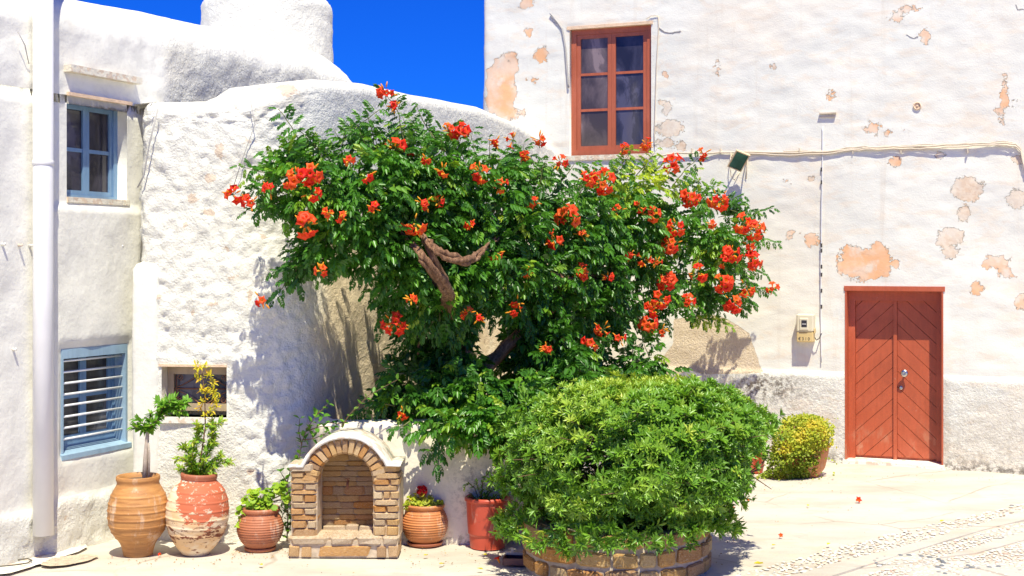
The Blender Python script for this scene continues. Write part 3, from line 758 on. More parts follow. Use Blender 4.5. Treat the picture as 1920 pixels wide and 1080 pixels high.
# red window
casement(PC, w0+.003, w1-.003, wz0+.003, wz1-.003, -.05, rootC, M['win_red'], M['glass'], 3, .06, name='window', left_glass=M['glass_reflection'], label='red wooden window with six panes')
mb = MB(); wall_box(mb, PC, w0-.03, w1+.02, wz1-.006, wz1+.028, -.05, .014); mb.build('lintel', M['peach'], rootC)
mb = MB(); wall_box(mb, PC, w0-.04, w1+.04, wz0-.055, wz0-.0, -.05, .022); mb.build('window_sill', M['wash_warm'], rootC)
# red double door
mb = MB(); fo = -.15; fw = .075
for a, b, c, d in ((d0+.002, d0+fw, .035, dz1-.002), (d1-fw, d1-.002, .035, dz1-.002), (d0+fw, d1-fw, dz1-.11, dz1-.002)):
    wall_box(mb, PC, a, b, c, d, fo-.10, fo)
door = mb.build('door', M['red_paint'], rootC, 'red double door of diagonal boards')
mb = MB(); wall_box(mb, PC, d0-.012, d1+.02, dz1-.004, dz1+.045, -.14, .010); mb.build('door_lintel', M['red_paint'], rootC)
for a in (d0-.003, d1-.012):                                   # painted edges of the opening
    mb = MB(); wall_box(mb, PC, a, a+.016, .03, dz1-.004, -.149, .006); mb.build('door_reveal', M['red_paint'], rootC)
la, lb, lc, ld = d0+fw, d1-fw, .06, dz1-.11; mid = (la+lb)/2-.005
lo = fo-.055
mb = MB(); wall_box(mb, PC, la, lb, lc-.03, ld, lo-.05, lo-.022); mb.build('door_backing', M['red_paint'], door)
def clip_poly(poly, n, d):               # keep n.p <= d
    out = []
    for i in range(len(poly)):
        a, b = poly[i], poly[(i+1) % len(poly)]; da, db = np.dot(n, a)-d, np.dot(n, b)-d
        if da <= 0: out.append(a)
        if da*db < 0: out.append(a+(b-a)*da/(da-db))
    return out
ang = math.radians(43); pitch = .118
for side in (0, 1):
    x0, x1 = (la, mid-.018) if side == 0 else (mid+.018, lb)
    nrm = np.array([-math.sin(ang), math.cos(ang)]) if side == 0 else np.array([math.sin(ang), math.cos(ang)])
    rect = [np.array(p) for p in ((x0, lc), (x1, lc), (x1, ld), (x0, ld))]
    ks = [np.dot(nrm, p) for p in rect]; k = min(ks)-(.06 if side else .03)
    while k < max(ks):
        gap = .0018
        pl = clip_poly(clip_poly(rect, nrm, k+pitch-gap), -nrm, -(k+gap)); k += pitch
        if len(pl) < 3: continue
        ar = .5*abs(sum(pl[i][0]*pl[(i+1) % len(pl)][1]-pl[(i+1) % len(pl)][0]*pl[i][1] for i in range(len(pl))))
        if ar < 8e-4: continue
        ctr = np.mean(pl, axis=0); N = len(pl); j = random.uniform(-.0012, .0012)
        inner = [p+(ctr-p)/np.linalg.norm(ctr-p)*.0025 for p in pl]
        V = [PC.at(p[0], p[1], lo-.022) for p in pl]+[PC.at(p[0], p[1], lo-.004+j) for p in pl]+[PC.at(p[0], p[1], lo+j) for p in inner]
        Fs = [(i, (i+1) % N, N+(i+1) % N, N+i) for i in range(N)]+[(N+i, N+(i+1) % N, 2*N+(i+1) % N, 2*N+i) for i in range(N)]+[tuple(range(2*N, 3*N))]
        pk = MB(); pk.add(V, Fs); pk.build('plank', M['red_paint'], door)
mb = MB(); wall_box(mb, PC, mid-.0175, mid+.0175, lc-.03, ld-.002, lo-.02, lo+.022); mb.build('closing_strip', M['red_paint'], door)
ks_, kz_ = C(1689, 702); ks_ = mid+.095
fr = PC.frame(ks_)
def out_lathe(path, s, z, off, prof, n=20):
    fr = path.frame(s); c = path.at(s, z, off); V = []
    for r, h in prof:
        for k in range(n):
            a = 2*math.pi*k/n; V.append(c+fr[:, 0]*r*math.cos(a)+fr[:, 2]*r*math.sin(a)+fr[:, 1]*h)
    Fs = [(i*n+k, (i+1)*n+k, (i+1)*n+(k+1) % n, i*n+(k+1) % n) for i in range(len(prof)-1) for k in range(n)]
    return V, Fs+[tuple((len(prof)-1)*n+k for k in range(n))[::-1]]
mb = MB(); V, Fs = out_lathe(PC, ks_, kz_, lo, [(.030, 0), (.028, .006), (.011, .010), (.010, .035), (.022, .042), (.038, .055), (.040, .065), (.034, .075), (.02, .080), (.012, .078), (.001, .079)]); mb.add(V, Fs, 0, True)
mb.build('knob', M['steel'], door)
mb = MB(); V, Fs = out_lathe(PC, ks_-.04, kz_-.155, lo, [(.020, 0), (.020, .006), (.012, .009), (.004, .007), (.001, .007)]); mb.add(V, Fs, 0, True); mb.build('keyhole_plate', M['steel'], door)
mb = MB(); wall_box(mb, PC, d0-.02, d1+.02, -.03, .034, -.30, .06); mb.build('doorstep', M['wash_smooth'], rootC)
mb = MB(); wall_box(mb, PC, d1+.004, d1+.12, .0, socz-.05, .0, .03)
# cables
def cable_on(path, pts, r, off, mat, name, parent, wob=.004, sub=5, f=C):
    q = [f(x, y) for x, y in pts]; s = np.array([a for a, b in q]); z = np.array([b for a, b in q]); t = np.arange(len(s))
    tt = np.linspace(0, len(s)-1, (len(s)-1)*sub+1); P_ = [path.at(np.interp(u, t, s), np.interp(u, t, z)+random.uniform(-wob, wob), off+random.uniform(0, wob)) for u in tt]
    mb = MB(); mb.tube(P_, r, 6); return mb.build(name, mat, parent)
main = [(1240, 292), (1270, 287), (1330, 288), (1380, 285), (1470, 287), (1540, 285), (1600, 279), (1660, 276), (1740, 274), (1830, 270), (1885, 268), (1905, 270), (1914, 280), (1918, 300), (1924, 320)]
cable_on(PC, main, .010, .022, M['cable'], 'cable', rootC, .005)
cable_on(PC, [(x, y+3+(i % 3)) for i, (x, y) in enumerate(main[3:])], .008, .03, M['cable'], 'cable', rootC, .006)
cable_on(PC, [(x, y-3+(i % 2)*2) for i, (x, y) in enumerate(main[4:12])], .006, .02, M['cable'], 'cable', rootC, .006)
cable_on(PC, [(1240, 292), (1232, 300), (1222, 308), (1214, 296)], .006, .02, M['cable_grey'], 'cable', rootC, .002)
cable_on(PC, [(1235, 30), (1236, 50), (1232, 120), (1230, 190), (1228, 250), (1229, 275)], .005, .018, M['cable'], 'cable', rootC, .002)
cable_on(PC, [(1213, 36), (1222, 30), (1235, 30)], .004, .018, M['cable'], 'cable', rootC, .002)
cable_on(PC, [(1033, 26), (1045, 40), (1055, 55), (1061, 90), (1064, 130), (1067, 165)], .011, .02, M['cable_grey'], 'cable', rootC, .003)
cable_on(PC, [(1543, 238), (1543, 285), (1542, 350), (1541, 430), (1540, 520), (1540, 600), (1541, 680)], .0055, .020, M['white_metal'], 'conduit', rootC, .004)
for y in (318, 342, 460, 470, 500, 515, 545, 575):
    s, z = C(1541, y); mb = MB(); wall_box(mb, PC, s-.008, s+.008, z-.02, z+.02, .018, .029); mb.build('cable_clip', M['print'], rootC)
for x in (1298, 1352, 1500, 1600, 1690, 1815):
    s, z = C(x, 282); mb = MB(); wall_box(mb, PC, s-.005, s+.005, z-.03, z+.02, .0, .038); mb.build('cable_clip', M['cable'], rootC)
# small wall bracket, gauge ring, crack slivers, nail holes
s, z = C(1553, 214); mb = MB(); wall_box(mb, PC, s-.085, s+.085, z-.0, z+.014, 0, .05); wall_box(mb, PC, s-.085, s+.07, z-.035, z-.022, 0, .03)
tag(mb.build('wall_bracket', M['cable']), 'short double metal bracket on the plaster above the cable', 'bracket')
s, z = C(1720, 199); mb = MB(); V, Fs = out_lathe(PC, s, z, 0.0, [(.040, 0), (.040, .02), (.030, .022), (.028, .012), (.013, .012), (.012, .018), (.001, .018)]); mb.add(V, Fs, 0, True)
tag(mb.build('wall_vent', M['peach']), 'small round vent ring set in the plaster above the cable', 'vent')
for pts_, w_ in (([(1236, 52), (1246, 60), (1258, 62), (1268, 60), (1277, 58)], .010), ([(1033, 30), (1038, 42), (1048, 46)], .004), ([(1905, 8), (1908, 18), (1920, 17)], .006), ([(1700, 65), (1712, 72), (1722, 68)], .004)):
    cable_on(PC, pts_, w_, .004, M['cable_grey'], 'crack', rootC, .003, 4)

# floodlight on the wall
s, z = C(1393, 302); fr = PC.frame(s)
fl = thing('floodlight', 'square beige floodlight with greenish glass hung under the wall cable', 'floodlight', PC.at(s, z, .0))
c0 = PC.at(s, z, .19)
yaw = math.radians(-25); roll = math.radians(24); pit = math.radians(-28)
R0 = fr @ np.array(Matrix.Rotation(roll, 3, 'Y')) @ np.array(Matrix.Rotation(yaw, 3, 'Z')) @ np.array(Matrix.Rotation(pit, 3, 'X'))
mb = MB(); hw, hh = .078, .110
V = []
for k, (a, d) in enumerate(((1, .03), (1, .0), (.86, .0), (.86, -.0))): pass
front = [(-hw, .03, -hh), (hw, .03, -hh), (hw, .03, hh), (-hw, .03, hh)]; back = [(-hw*.55, -.06, -hh*.6), (hw*.55, -.06, -hh*.6), (hw*.55, -.06, hh*.6), (-hw*.55, -.06, hh*.6)]
md = [(-hw, -.0, -hh), (hw, -.0, -hh), (hw, -.0, hh), (-hw, -.0, hh)]
inn = [(-hw*.86, .03, -hh*.9), (hw*.86, .03, -hh*.9), (hw*.86, .03, hh*.9), (-hw*.86, .03, hh*.9)]
V = [c0+R0 @ np.array(p) for p in back+md+front+inn]
Fs = [(3, 2, 1, 0)]+[(i*4+k, i*4+(k+1) % 4, (i+1)*4+(k+1) % 4, (i+1)*4+k) for i in range(3) for k in range(4)]
mb.add(V, Fs); mb.build('housing', M['beige'], fl)
mb = MB(); mb.add([c0+R0 @ (np.array(p)*[1, 1, 1]-[0, .006, 0]) for p in inn], [(0, 1, 2, 3)]); mb.add([c0+R0 @ (np.array(p)-[0, .012, 0]) for p in inn], [(3, 2, 1, 0)]); mb.build('lamp_glass', M['glass_green'], fl)
mb = MB()
for sg in (-1, 1): mb.tube([c0+R0 @ np.array((sg*hw*1.08, .0, 0)), c0+R0 @ np.array((sg*hw*1.08, -.07, -.01)), PC.at(s+sg*.03, z-.03, .0)], .008, 5)
mb.build('bracket', M['beige'], fl)
mb = MB(); P_ = [(1372, 286), (1371, 310), (1373, 330), (1378, 338), (1388, 322)]
mb.tube([PC.at(*C(x, y), .03+.03*math.sin(i)) for i, (x, y) in enumerate(P_)], .005, 5); mb.tube([PC.at(*C(1404, 295), .03), PC.at(*C(1402, 320), .05), PC.at(*C(1400, 336), .02)], .005, 5)
mb.build('lamp_cable', M['cable'], fl)

# electricity meter
s, z0m = C(1513, 640); _, z1m = C(1513, 588); hw = .088; fr = PC.frame(s)
mt = thing('electricity_meter', 'cream electricity meter box with small dial window on the wall left of the door', 'meter', PC.at(s, z0m, 0))
mb = MB(); zm = z0m+(z1m-z0m)*.36
def rbox(mb, s, zc, w, h, o0, o1, ch, m=0):
    R = PC.frame(s); V, Fs = chamfer_box(1, ch/min(w, h, o1-o0), 0, 0, (w, o1-o0, h))
    c = PC.at(s, zc, (o0+o1)/2); V = V @ np.array([R[:, 0], R[:, 1], R[:, 2]])+c; mb.add(V, Fs, m)
rbox(mb, s, (zm+z1m)/2, 2*hw, z1m-zm, 0, .125, .014); mb.build('case', M['cream_plastic'], mt)
mb = MB(); rbox(mb, s, (z0m+zm)/2-.001, 2*hw*.97, zm-z0m, 0, .118, .008); mb.build('terminal_cover', M['yellow_plastic'], mt)
mb = MB(); rbox(mb, s-.008, z0m+.185, .088, .125, .12, .136, .006); mb.build('dial_bezel', M['cream_plastic'], mt)
mb = MB(); wall_box(mb, PC, s-.032, s+.024, z0m+.155, z0m+.225, .12, .138); dw = mb.build('dial_window', M['glass'], mt)
mb = MB(); wall_box(mb, PC, s-.026, s+.018, z0m+.18, z0m+.192, .136, .1395); mb.build('dial_drum', M['cable_grey'], dw)
fc = bpy.data.curves.new('number', 'FONT'); fc.body = '€310'; fc.size = .045; fc.extrude = .0005; fc.align_x = 'CENTER'; fc.space_character = 1.35; fc.materials.append(M['print'])
fo_ = bpy.data.objects.new('number', fc); col.objects.link(fo_); fo_.parent = mt; fo_.matrix_parent_inverse = Matrix.Translation(-origin(mt))
p_ = PC.at(s-.008, z0m+.018, .1195); nm_ = bpy.data.meshes.new_from_object(fo_); bpy.data.objects.remove(fo_); fo_ = link('number', nm_, mt); fo_.matrix_basis = Matrix.Translation(Vector(p_)) @ Matrix([[fr[0, 0], 0, fr[0, 1]], [fr[1, 0], 0, fr[1, 1]], [0, 1, 0]]).to_4x4()
mb = MB(); P_ = [(1530, 632), (1533, 637), (1538, 634), (1541, 625), (1541, 630), (1540, 645), (1535, 655), (1528, 650)]
mb.tube([PC.at(*C(x, y), .02+.05*(i < 3)) for i, (x, y) in enumerate(P_[:4])], .006, 6); mb.build('meter_cable', M['print'], mt)
mb = MB(); rbox(mb, s+hw+.006, z0m+.115, .012, .05, .04, .10, .003); mb.build('side_clip', M['yellow_plastic'], mt)

#@@PART2@@
# ------------------------------------------------------------------ leaves: base shapes (base at 0, growing along +Y, face up +Z)
def leaf_simple(L=1., w=.45, fold=.12, droop=.15, wide=.42):
    V = [(0, 0, 0), (0, wide*L, -fold*w*.9), (-w/2, wide*L*.92, fold*w), (w/2, wide*L*.92, fold*w), (0, L, -droop*L), (-w*.36, L*.72, fold*w*.5-droop*L*.45), (w*.36, L*.72, fold*w*.5-droop*L*.45)]
    Fs = [(0, 1, 2), (0, 3, 1), (2, 1, 5), (1, 3, 6), (5, 1, 4), (1, 6, 4)]
    return np.array(V, float), np.array(Fs)
def leaf_pinnate(pairs=4, L=1., ll=.36, lw=.17, droop=.35, seed=0):
    r = np.random.default_rng(seed); Vs = []; Fs = []; o = 0
    bv, bf = leaf_simple(1, lw/ll*1.05, .22, .28, .36)
    def rach(t): return np.array([0, L*t*(1-.12*t), -droop*L*t*t])
    for i in range(pairs*2+1):
        if i == pairs*2: t = .74+.02; ang = 0; sg = 0
        else:
            p = i//2; t = .2+.55*p/max(1, pairs-1)+r.uniform(-.02, .02); sg = -1 if i % 2 else 1; ang = math.radians(r.uniform(48, 66))
        l = ll*(1.1 if sg == 0 else r.uniform(.85, 1.08)); 
        y = np.array([math.sin(ang)*sg, math.cos(ang), -.30-droop*t*.8+r.uniform(-.15, .1)]); y /= np.linalg.norm(y)
        z = np.array([sg*.30, 0, 1.]); x = np.cross(y, z); x /= np.linalg.norm(x); z = np.cross(x, y)
        Vs.append(bv*l @ np.array([x, y, z])+rach(t)); Fs.append(bf+o); o += len(bv)
    w = .012; R = [rach(0), rach(.4), rach(.76)]; V = []
    for p in R: V += [p+[w, 0, 0], p-[w, 0, 0]]
    Vs.append(np.array(V)); Fs.append(np.array([(0, 2, 1), (1, 2, 3), (2, 4, 3), (3, 4, 5)])+o)
    return np.concatenate(Vs), np.concatenate(Fs)
def leaf_rosette(n=9, L=1., w=.27, seed=0, up=.9):
    r = np.random.default_rng(seed); Vs = []; Fs = []; o = 0; bv, bf = leaf_simple(1, w, .25, .06, .62)
    for i in range(n):
        a = 2.399*i+r.uniform(-.3, .3); el = math.radians(r.uniform(12, 38)+ (i/n)*38*up); l = L*r.uniform(.75, 1.05)*(1-.25*i/n)
        y = np.array([math.cos(a)*math.cos(el), math.sin(a)*math.cos(el), math.sin(el)])
        z = np.array([-math.cos(a)*math.sin(el), -math.sin(a)*math.sin(el), math.cos(el)]); x = np.cross(y, z)
        V = bv*l @ np.array([x, y, z]); Vs.append(V[:, [0, 2, 1]]*[1, 1, 1]); Fs.append(bf[:, ::-1]+o); o += len(bv)   # axis along +Y
    return np.concatenate(Vs), np.concatenate(Fs)
def leaf_round(n=9, seed=0):             # scalloped geranium leaf
    r = np.random.default_rng(seed); V = [(0, .45, .0)]
    for k in range(2*n):
        a = -math.pi/2+.35+(2*math.pi-.7)*k/(2*n-1); rr = .5*(1.0 if k % 2 else .84)*r.uniform(.93, 1.05)
        V.append((rr*math.cos(a), .45+rr*math.sin(a), .10+r.uniform(-.03, .05)))
    V.append((0, .1, .0)); Fs = [(0, k, k+1) for k in range(1, 2*n)]+[(0, 2*n, 2*n+1), (0, 2*n+1, 1)]
    return np.array(V), np.array(Fs)

def basis(f, up):                        # rows -> columns x,y,z with y = f
    f = f/(np.linalg.norm(f, axis=-1, keepdims=True)+1e-9); x = np.cross(f, up); x /= np.linalg.norm(x, axis=-1, keepdims=True)+1e-9
    z = np.cross(x, f); return np.stack([x, f, z], -1)
class Foliage:
    def __init__(s, bases): s.bases = bases; s.p = []; s.R = []; s.s = []; s.t = []; s.key = []
    def add(s, p, R, sc_, tint, key=0):
        s.p.append(p); s.R.append(R); s.s.append(sc_); s.t.append(tint); s.key.append(key)
    def addmany(s, P, R, S, T, K):
        for a in zip(P, R, S, T, K): s.add(*a)
    def build(s, single, joined, mat, parent, nobj=300, label=None):
        P = np.array(s.p); R = np.array(s.R); S = np.array(s.s); T = np.array(s.t); K = np.array(s.key)
        order = np.argsort(K); own = order[:min(nobj, len(P))]; rest = order[min(nobj, len(P)):]
        nb = len(s.bases); nt = 4; cache = {}
        for i in own:
            b = int(i) % nb; ti = int(np.clip(T[i], 0, .999)*nt)
            if (b, ti) not in cache:
                cache[(b, ti)] = mesh_np(single, s.bases[b][0], s.bases[b][1], mat, {'tint': np.full(len(s.bases[b][0]), (ti+.5)/nt)}, True)
            place(single, cache[(b, ti)], parent, P[i], R[i], (S[i],)*3)
        if len(rest):
            Vs = []; Fs = []; Ts = []; o = 0
            for b in range(nb):
                k = rest[rest % nb == b]
                if not len(k): continue
                bv, bf = s.bases[b]
                V = np.einsum('nij,vj->nvi', R[k], bv)*S[k][:, None, None]+P[k][:, None, :]
                Vs.append(V.reshape(-1, 3)); Fs.append((bf[None]+(np.arange(len(k))*len(bv))[:, None, None]).reshape(-1, 3)+o); o += len(k)*len(bv)
                Ts.append(np.repeat(T[k], len(bv)))
            j = link(joined, mesh_np(joined, np.concatenate(Vs), np.concatenate(Fs), mat, {'tint': np.concatenate(Ts)}, True), parent)
            j['kind'] = 'stuff'
def in_poly(x, y, poly):
    c = np.zeros(len(x), bool); n = len(poly)
    for i in range(n):
        x0, y0 = poly[i]; x1, y1 = poly[(i+1) % n]
        c ^= ((y0 > y) != (y1 > y)) & (x < (x1-x0)*(y-y0)/((y1-y0) or 1e-9)+x0)
    return c
def poly_dist(x, y, poly):
    d = np.full(len(x), 1e9)
    for i in range(len(poly)):
        a = np.array(poly[i], float); e = np.array(poly[(i+1) % len(poly)])-a
        t = np.clip(((x-a[0])*e[0]+(y-a[1])*e[1])/(e @ e), 0, 1); d = np.minimum(d, np.hypot(x-a[0]-t*e[0], y-a[1]-t*e[1]))
    return d

# ================================================================== THE TRUMPET VINE
vine = thing('trumpet_vine', 'big trumpet vine with orange red flowers arching over the terrace wall', 'vine', (-.25, 10.7, .8))
def Zc(x): return np.interp(x, [440, 520, 700, 900, 1000, 1100, 1200, 1300, 1430], [9.35, 9.4, 9.75, 10.45, 11.0, 11.8, 12.6, 13.15, 13.55])
CANOPY = [(500, 330), (535, 300), (575, 292), (640, 285), (680, 262), (712, 262), (750, 275), (790, 265), (850, 278), (910, 292), (960, 306), (1000, 325), (1050, 345), (1095, 350), (1150, 330), (1200, 312), (1235, 330), (1275, 352), (1330, 372), (1385, 400), (1405, 425), (1400, 470), (1395, 520), (1370, 560), (1320, 570), (1290, 600), (1215, 605), (1170, 580), (1130, 600), (1060, 600), (985, 600), (930, 580), (885, 575), (865, 600), (830, 600), (790, 610), (760, 560), (725, 540), (700, 500), (640, 492), (600, 495), (560, 500), (590, 465), (615, 440), (580, 410), (545, 390), (510, 370)]
MID = [(800, 560), (885, 560), (900, 590), (888, 640), (893, 690), (945, 690), (948, 600), (955, 560), (1080, 560), (1180, 600), (1120, 640), (1200, 660), (1260, 690), (1270, 720), (1180, 730), (700, 760), (705, 740), (745, 700), (745, 650), (800, 600)]
LOW = [(700, 740), (760, 700), (900, 690), (1080, 700), (1180, 720), (1060, 800), (985, 840), (935, 830), (860, 835), (810, 810), (775, 795), (735, 770)]
bases = [leaf_pinnate(4, 1, .36, .18, .30, 1), leaf_pinnate(4, 1, .38, .17, .5, 2), leaf_pinnate(3, .9, .42, .22, .4, 3), leaf_pinnate(5, 1.1, .33, .15, .45, 4), leaf_pinnate(4, 1, .4, .2, .6, 5)]
vf = Foliage(bases)
TRUNK_WIN = [(796, 476), (815, 464), (838, 472), (872, 470), (884, 480), (876, 494), (850, 498), (834, 500), (840, 540), (842, 556), (830, 550), (812, 524), (794, 492)]
GAP_WIN = [(893, 600), (930, 588), (952, 598), (948, 640), (942, 680), (915, 692), (895, 672), (886, 640)]
LEFT_WIN = [(612, 512), (690, 508), (712, 535), (716, 600), (760, 640), (735, 690), (700, 735), (640, 760), (600, 700)]
def blocked(p):
    x = CX+p[0]/p[1]*F; y = HY+(CAM_H-p[2])/p[1]*F
    if 880 < x < 960 and 580 < y < 700: return bool(in_poly(np.array([x]), np.array([y]), GAP_WIN)[0])
    if 785 < x < 895 and 455 < y < 575 and p[1] < 9.95: return bool(in_poly(np.array([x]), np.array([y]), TRUNK_WIN)[0])
    if 600 < x < 760 and 505 < y < 760: return bool(in_poly(np.array([x]), np.array([y]), LEFT_WIN)[0])
    return False
def fill(poly, nclump, per, zfun, thick, size, tintf, crad, seed, margin=10, keyoff=0):
    r = np.random.default_rng(seed); xs_ = np.array([p[0] for p in poly]); ys_ = np.array([p[1] for p in poly]); got = 0
    while got < nclump:
        x = r.uniform(xs_.min(), xs_.max(), 400); y = r.uniform(ys_.min(), ys_.max(), 400)
        k = in_poly(x, y, poly); x, y = x[k], y[k]; d = poly_dist(x, y, poly); k = d > margin*r.uniform(.2, 1.6, len(d)); x, y, d = x[k], y[k], d[k]
        for xi, yi, di in zip(x, y, d):
            if got >= nclump: break
            got += 1; zb = zfun(xi, yi); th = thick*min(1, .3+di/80); v = r.uniform(-1, 1); v = -abs(v)**.6 if r.random() < .68 else abs(v)
            Z = zb+v*th; c = W(xi, yi, Z); ct = r.uniform(-.22, .22)+tintf(xi, yi)
            ax = np.array([r.normal(0, .5), -.75+r.normal(0, .35)+(.5 if v > .3 else 0), .15+r.normal(0, .35)]); ax /= np.linalg.norm(ax)
            m = r.poisson(per)
            if poly is CANOPY and xi < 760 and v > .05 and r.random() < .75: continue
            for _ in range(m):
                f = ax+r.normal(0, .62, 3); f[2] -= .25; f /= np.linalg.norm(f)
                up = np.array([0, -.25, 1.])+r.normal(0, .35, 3)
                p = c+f*r.uniform(0, crad)+r.normal(0, crad*.35, 3)
                if blocked(p+f*size*.5): continue
                vf.add(p, basis(f, up), size*r.uniform(.75, 1.25), float(np.clip(.36+ct+r.normal(0, .13), 0, 1)), p[1]-zb+keyoff+r.uniform(0, .35))
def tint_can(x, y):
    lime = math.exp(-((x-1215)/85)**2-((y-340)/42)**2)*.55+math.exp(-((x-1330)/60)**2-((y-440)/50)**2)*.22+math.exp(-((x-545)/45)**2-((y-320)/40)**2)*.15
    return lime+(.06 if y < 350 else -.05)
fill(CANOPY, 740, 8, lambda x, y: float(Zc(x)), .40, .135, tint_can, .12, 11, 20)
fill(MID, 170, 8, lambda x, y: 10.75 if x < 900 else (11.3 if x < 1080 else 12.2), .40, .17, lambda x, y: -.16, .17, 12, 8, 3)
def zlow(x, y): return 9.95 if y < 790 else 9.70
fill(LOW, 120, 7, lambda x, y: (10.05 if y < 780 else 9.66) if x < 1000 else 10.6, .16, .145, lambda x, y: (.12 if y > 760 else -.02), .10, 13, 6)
def shoot(px, Z, size=.13, gap=.045, tint=.4, r0=.006, droop=.3, fol=vf, seed=0, r=None, stem=None, mat='stem', parent=None, key=-1):
    """a hanging or climbing shoot: photo points at depth(s) Z, with leaves in opposite pairs"""
    r = np.random.default_rng(seed+int(px[0][0])); Zs = Z if hasattr(Z, '__len__') else [Z]*len(px)
    P_ = np.array([W(x, y, z) for (x, y), z in zip(px, Zs)]); cs = np.concatenate([[0], np.cumsum(np.linalg.norm(np.diff(P_, axis=0), axis=1))])
    n = max(2, int(cs[-1]/gap)); t = np.linspace(0, cs[-1], n+1); Q = np.stack([np.interp(t, cs, P_[:, k]) for k in range(3)], -1); Q += r.normal(0, .004, Q.shape)
    mb = stem or MB(); mb.tube(Q, np.linspace(r0, r0*.4, len(Q)), 5)
    for i in range(1, len(Q)):
        d = Q[min(i+1, len(Q)-1)]-Q[i-1]; d /= np.linalg.norm(d)+1e-9
        side = np.cross(d, [0, -1, 0]); side /= np.linalg.norm(side)+1e-9
        for sg in ((-1, 1) if i < len(Q)-1 else (0,)):
            f = d*.6+side*sg*.8+np.array([0, -.35, -droop])+r.normal(0, .18, 3)
            fol.add(Q[i], basis(f/np.linalg.norm(f), np.array([0, -.5, 1.])+r.normal(0, .2, 3)), size*r.uniform(.75, 1.15)*(1-.35*i/len(Q)), float(np.clip(tint+r.normal(0, .1), 0, 1)), key+r.uniform(0, .3))
    return mb
stems = MB()
SH = [([(575, 300), (560, 262), (545, 235), (522, 205)], 9.45, .40), ([(590, 300), (580, 265), (560, 240)], 9.4, .42), ([(560, 330), (530, 325), (505, 318), (492, 312)], 9.4, .6), ([(660, 285), (655, 250), (690, 222), (712, 205)], 9.6, .5),
      ([(700, 300), (700, 255), (690, 215)], 9.65, .5), ([(640, 300), (645, 250), (668, 232)], 9.6, .45), ([(755, 310), (757, 260), (748, 215), (735, 188), (722, 175)], 9.7, .2), ([(770, 300), (765, 240), (775, 228)], 9.75, .2), ([(850, 300), (815, 262), (795, 232), (780, 195)], 9.9, .4),
      ([(530, 365), (500, 385), (480, 398), (468, 394)], 9.35, .3), ([(610, 470), (565, 495), (540, 520), (522, 545), (512, 560)], 9.4, .25), ([(600, 470), (560, 480), (535, 498)], 9.4, .25), ([(570, 490), (555, 520), (560, 535)], 9.4, .2), ([(640, 480), (600, 510), (610, 515)], 9.45, .3),
      ([(712, 520), (705, 555), (715, 590), (712, 620)], 9.9, .2), ([(730, 530), (728, 560), (735, 590)], 9.95, .2), ([(785, 560), (790, 620), (735, 650), (728, 660)], 10.3, .15), ([(870, 560), (872, 590)], 10.2, .35), ([(1290, 590), (1340, 600), (1370, 612)], 13.2, .75), ([(1330, 590), (1355, 580)], 13.3, .4),
      ([(1385, 530), (1420, 540), (1448, 545)], 13.5, .3), ([(1260, 350), (1290, 312), (1315, 292)], 13.0, .2), ([(1160, 345), (1168, 300), (1168, 285)], 12.3, .3), ([(1205, 330), (1215, 300)], 12.6, .5), ([(1040, 350), (1062, 330), (1080, 305)], 11.4, .35), ([(930, 300), (975, 295), (1005, 290)], 10.8, .25), ([(950, 310), (965, 285)], 10.9, .3),
      ([(740, 760), (700, 755), (665, 775), (648, 800), (640, 790)], 9.9, .2), ([(760, 700), (730, 700), (712, 735)], 9.95, .2), ([(860, 560), (860, 640)], 10.4, .2), ([(820, 800), (822, 850), (820, 880)], 9.62, .2), ([(820, 840), (800, 848)], 9.62, .25), ([(770, 790), (745, 805), (740, 800)], 9.65, .4), ([(850, 810), (845, 840)], 9.62, .6), ([(905, 810), (900, 838)], 9.62, .75), ([(1300, 370), (1345, 365), (1390, 400)], 13.4, .3),
      ([(1390, 400), (1425, 430), (1420, 460)], 13.55, .4), ([(1380, 450), (1390, 490), (1370, 520)], 13.4, .5), ([(980, 540), (1020, 545), (1050, 580)], 10.9, .35), ([(960, 580), (1000, 560)], 10.9, .4), ([(1085, 600), (1095, 650)], 11.8, .2), ([(1010, 690), (1060, 700), (1120, 690)], 11.2, .45), ([(1150, 700), (1200, 690), (1235, 700)], 12.0, .5), ([(1240, 720), (1205, 640), (1190, 655)], 12.2, .3)]
for k, (px, Z, ti) in enumerate(SH): shoot(px, Z, .13 if k < 29 else .12, .05, ti, seed=k, stem=stems)
rs = np.random.default_rng(5)
for k in range(230):                                   # little sprays breaking the outline
    i = rs.integers(len(CANOPY)); a = np.array(CANOPY[i], float); b = np.array(CANOPY[(i+1) % len(CANOPY)], float); p = a+(b-a)*rs.random()
    ctr = np.array([950+(p[0]-950)*.6, 430]); d = (p-ctr)/np.linalg.norm(p-ctr)*rs.uniform(14, 46)+rs.normal(0, 10, 2)
    z = float(Zc(p[0]))+rs.uniform(-.2, .2); shoot([tuple(p-d*.6), tuple(p), tuple(p+d)], z, .11, .05, .36+rs.normal(0, .1)+tint_can(*p), seed=100+k, stem=stems, r0=.004)
stems.build('green_stems', M['stem'], vine)['kind'] = 'stuff'
vf.build('leaf', 'foliage', M['vine'], vine, 300)

